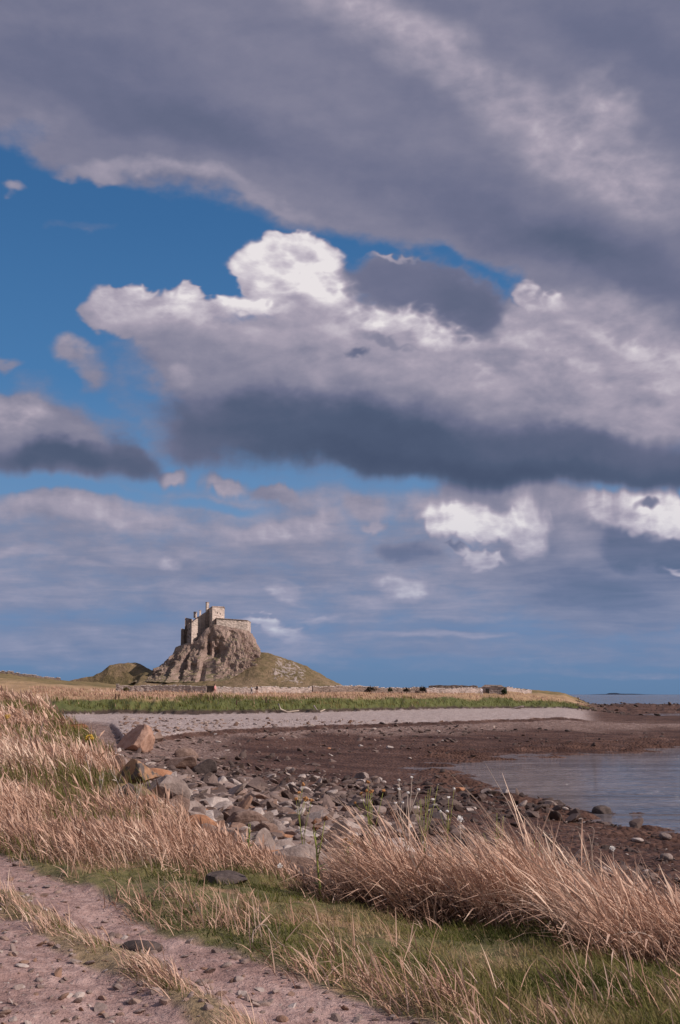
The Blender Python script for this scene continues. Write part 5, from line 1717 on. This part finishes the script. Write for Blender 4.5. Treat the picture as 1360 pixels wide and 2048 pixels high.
PM['postwood'] = plain('post_wood', (0.10, 0.055, 0.04))
for i, (px, y, h, lb) in enumerate([(231, 157, 12, 'leftmost of the weathered posts in the green bank'), (238, 157, 11, 'post just right of the leftmost one in the green bank'),
                                    (402, 161, 10, 'weathered post left of the low pair below the walker in pink'), (417, 161, 7, 'short post, left one of the pair below the walker in pink'),
                                    (429, 161, 9, 'post straight below the walker in pink'), (473, 162, 9, 'post left of the tallest post in the green bank'),
                                    (532, 166, 12, 'tallest post of the green bank, right of centre of the castle hill'), (540, 166, 8, 'rightmost stump leaning beside the tallest post')]):
    post(px, y, h, lb, i)


def driftwood(pts, y, r, label, seed):
    x0, z0 = hx(pts[0][0], y), None
    P = []
    for (a, dy, up) in pts:
        x = hx(a, y + dy); P.append(Vector((x, y + dy, height(x, y + dy) + up)))
    o0 = P[0].copy()
    V, Fc = tube_mesh('s', [p - o0 for p in P], [r * (1 - .5 * i / len(P)) for i in range(len(P))], 7)
    o = new_obj('driftwood', mesh_from('driftwood', V, Fc, True), None, PM['dead']); o.location = o0
    tag(o, label, 'driftwood')


driftwood([(557, 1, .9), (562, 0, .35), (575, 0, .2), (598, 1, .35)], 161.5, .12, 'bleached forked driftwood log at the foot of the green bank below the hill', 1)
driftwood([(628, 1.5, .9), (634, .5, .35), (641, 0, .25), (650, .5, .5)], 165, .12, 'curved pale driftwood branch right of the longer log', 2)


def build_island():
    y = 9000
    xs = [1196, 1215, 1236, 1242, 1250, 1262, 1275, 1290, 1302, 1330]
    hs = [0.0, .8, 1.4, 3.4, 2.0, 1.7, 1.8, 1.2, .5, 0]
    V = []; Fc = []
    for a, h in zip(xs, hs):
        X = hx(a, y); H = h / 2196 * y
        V += [(X, y, -2), (X, y + 150, H), (X, y + 400, H * .9), (X, y + 600, -2)]
    for i in range(len(xs) - 1):
        for k in range(3):
            Fc.append((4 * i + k, 4 * i + 4 + k, 4 * i + 5 + k, 4 * i + k + 1))
    o = new_obj('island', mesh_from('island', V, Fc, True), None, plain('island_rock', (0.10, 0.12, 0.15), scale=.01)); o['kind'] = 'structure'


build_island()


# ---------------------------------------------------------------- people (about twenty pixels tall, 190 m away)
def skin_mesh(name, joints, edges, radii, parent, mat, sub=1):
    me = bpy.data.meshes.new(name); me.from_pydata(joints, edges, []); me.update()
    o = new_obj(name, me, parent, mat)
    sk = o.modifiers.new('skin', 'SKIN'); sk.use_smooth_shade = True
    for i, r in enumerate(radii):
        r = r if isinstance(r, tuple) else (r, r)
        me.skin_vertices[0].data[i].radius = r
    me.skin_vertices[0].data[0].use_root = True
    ss_ = o.modifiers.new('sub', 'SUBSURF'); ss_.levels = sub; ss_.render_levels = sub
    return o


def person(px, y, hm, face, label, top, legs, hair, step=0.2, seed=0):
    x = hx(px, y); z = height(x, y)
    root = empty('person', (x, y, z), face); tag(root, label, 'person'); k = hm / 1.72
    J = [(0, 0, .95), (0, 0, 1.15), (0, 0, 1.38), (0, -.01, 1.50), (0, -.02, 1.60), (0, -.02, 1.68),
         (.10, 0, .90), (.11, -step * .5, .50), (.11, -step * .8, .08), (.11, -step * .8 - .14, .03),
         (-.10, 0, .90), (-.11, step * .4, .50), (-.11, step + .02, .10), (-.11, step - .10, .03),
         (.17, 0, 1.38), (.24, .04, 1.10), (.24, -.08, .86), (.24, -.12, .78), (-.17, 0, 1.38), (-.24, -.03, 1.10), (-.24, -.18, .90), (-.24, -.24, .84)]
    E = [(0, 1), (1, 2), (2, 3), (3, 4), (4, 5), (0, 6), (6, 7), (7, 8), (8, 9), (0, 10), (10, 11), (11, 12), (12, 13), (2, 14), (14, 15), (15, 16), (16, 17), (2, 18), (18, 19), (19, 20), (20, 21)]
    rad = [(.15, .11), (.13, .10), (.16, .10), .055, .085, .07, .09, .06, .045, .04, .09, .06, .045, .04, .06, .045, .035, .03, .06, .045, .035, .03]
    J = [tuple(c * k for c in j) for j in J]
    skin = plain('skin_tone', (0.50, 0.30, 0.22))
    skin_mesh('body', J, E, [tuple(c * k for c in (r if isinstance(r, tuple) else (r, r))) for r in rad], root, skin)
    def sub(idx, g):
        m = {v: i for i, v in enumerate(idx)}
        return [J[i] for i in idx], [(m[a], m[b]) for a, b in E if a in m and b in m], [tuple(c * k + g for c in (rad[i] if isinstance(rad[i], tuple) else (rad[i], rad[i]))) for i in idx]
    a = sub([0, 1, 2, 14, 15, 16, 18, 19, 20], .022); skin_mesh('jacket', *a, root, plain('jacket_cloth', top))
    a = sub([0, 6, 7, 8, 10, 11, 12], .018); skin_mesh('trousers', *a, root, plain('trouser_cloth', legs))
    v, f = ICO2; V = [Vector(q) for q in v]
    hv = [(q.x * .098 * k, (q.y * .11 + (.015 if q.z > 0 else .05)) * k, (1.645 + q.z * .10) * k) for q in V]
    new_obj('hair', mesh_from('hair', hv, [tuple(int(i) for i in t) for t in f], True), root, plain('hair_strands', hair))


person(430, 185, 1.72, R(60), 'walker in a pink top and pink trousers in front of the dark gate', (0.68, 0.30, 0.30), (0.62, 0.36, 0.33), (0.10, 0.05, 0.03))
person(514, 189, 1.68, R(-60), 'walker in dark clothes leaning beside the pale wall', (0.05, 0.035, 0.035), (0.30, 0.17, 0.14), (0.03, 0.02, 0.02), step=.3)
person(503, 190, 1.5, R(90), 'smaller walker in pale blue grey clothes left of the one in dark clothes', (0.42, 0.42, 0.48), (0.16, 0.14, 0.17), (0.06, 0.04, 0.03))
person(963, 241, 1.75, R(20), 'person in whitish clothes standing left of the stone hut', (0.70, 0.66, 0.70), (0.60, 0.55, 0.58), (0.10, 0.07, 0.05))
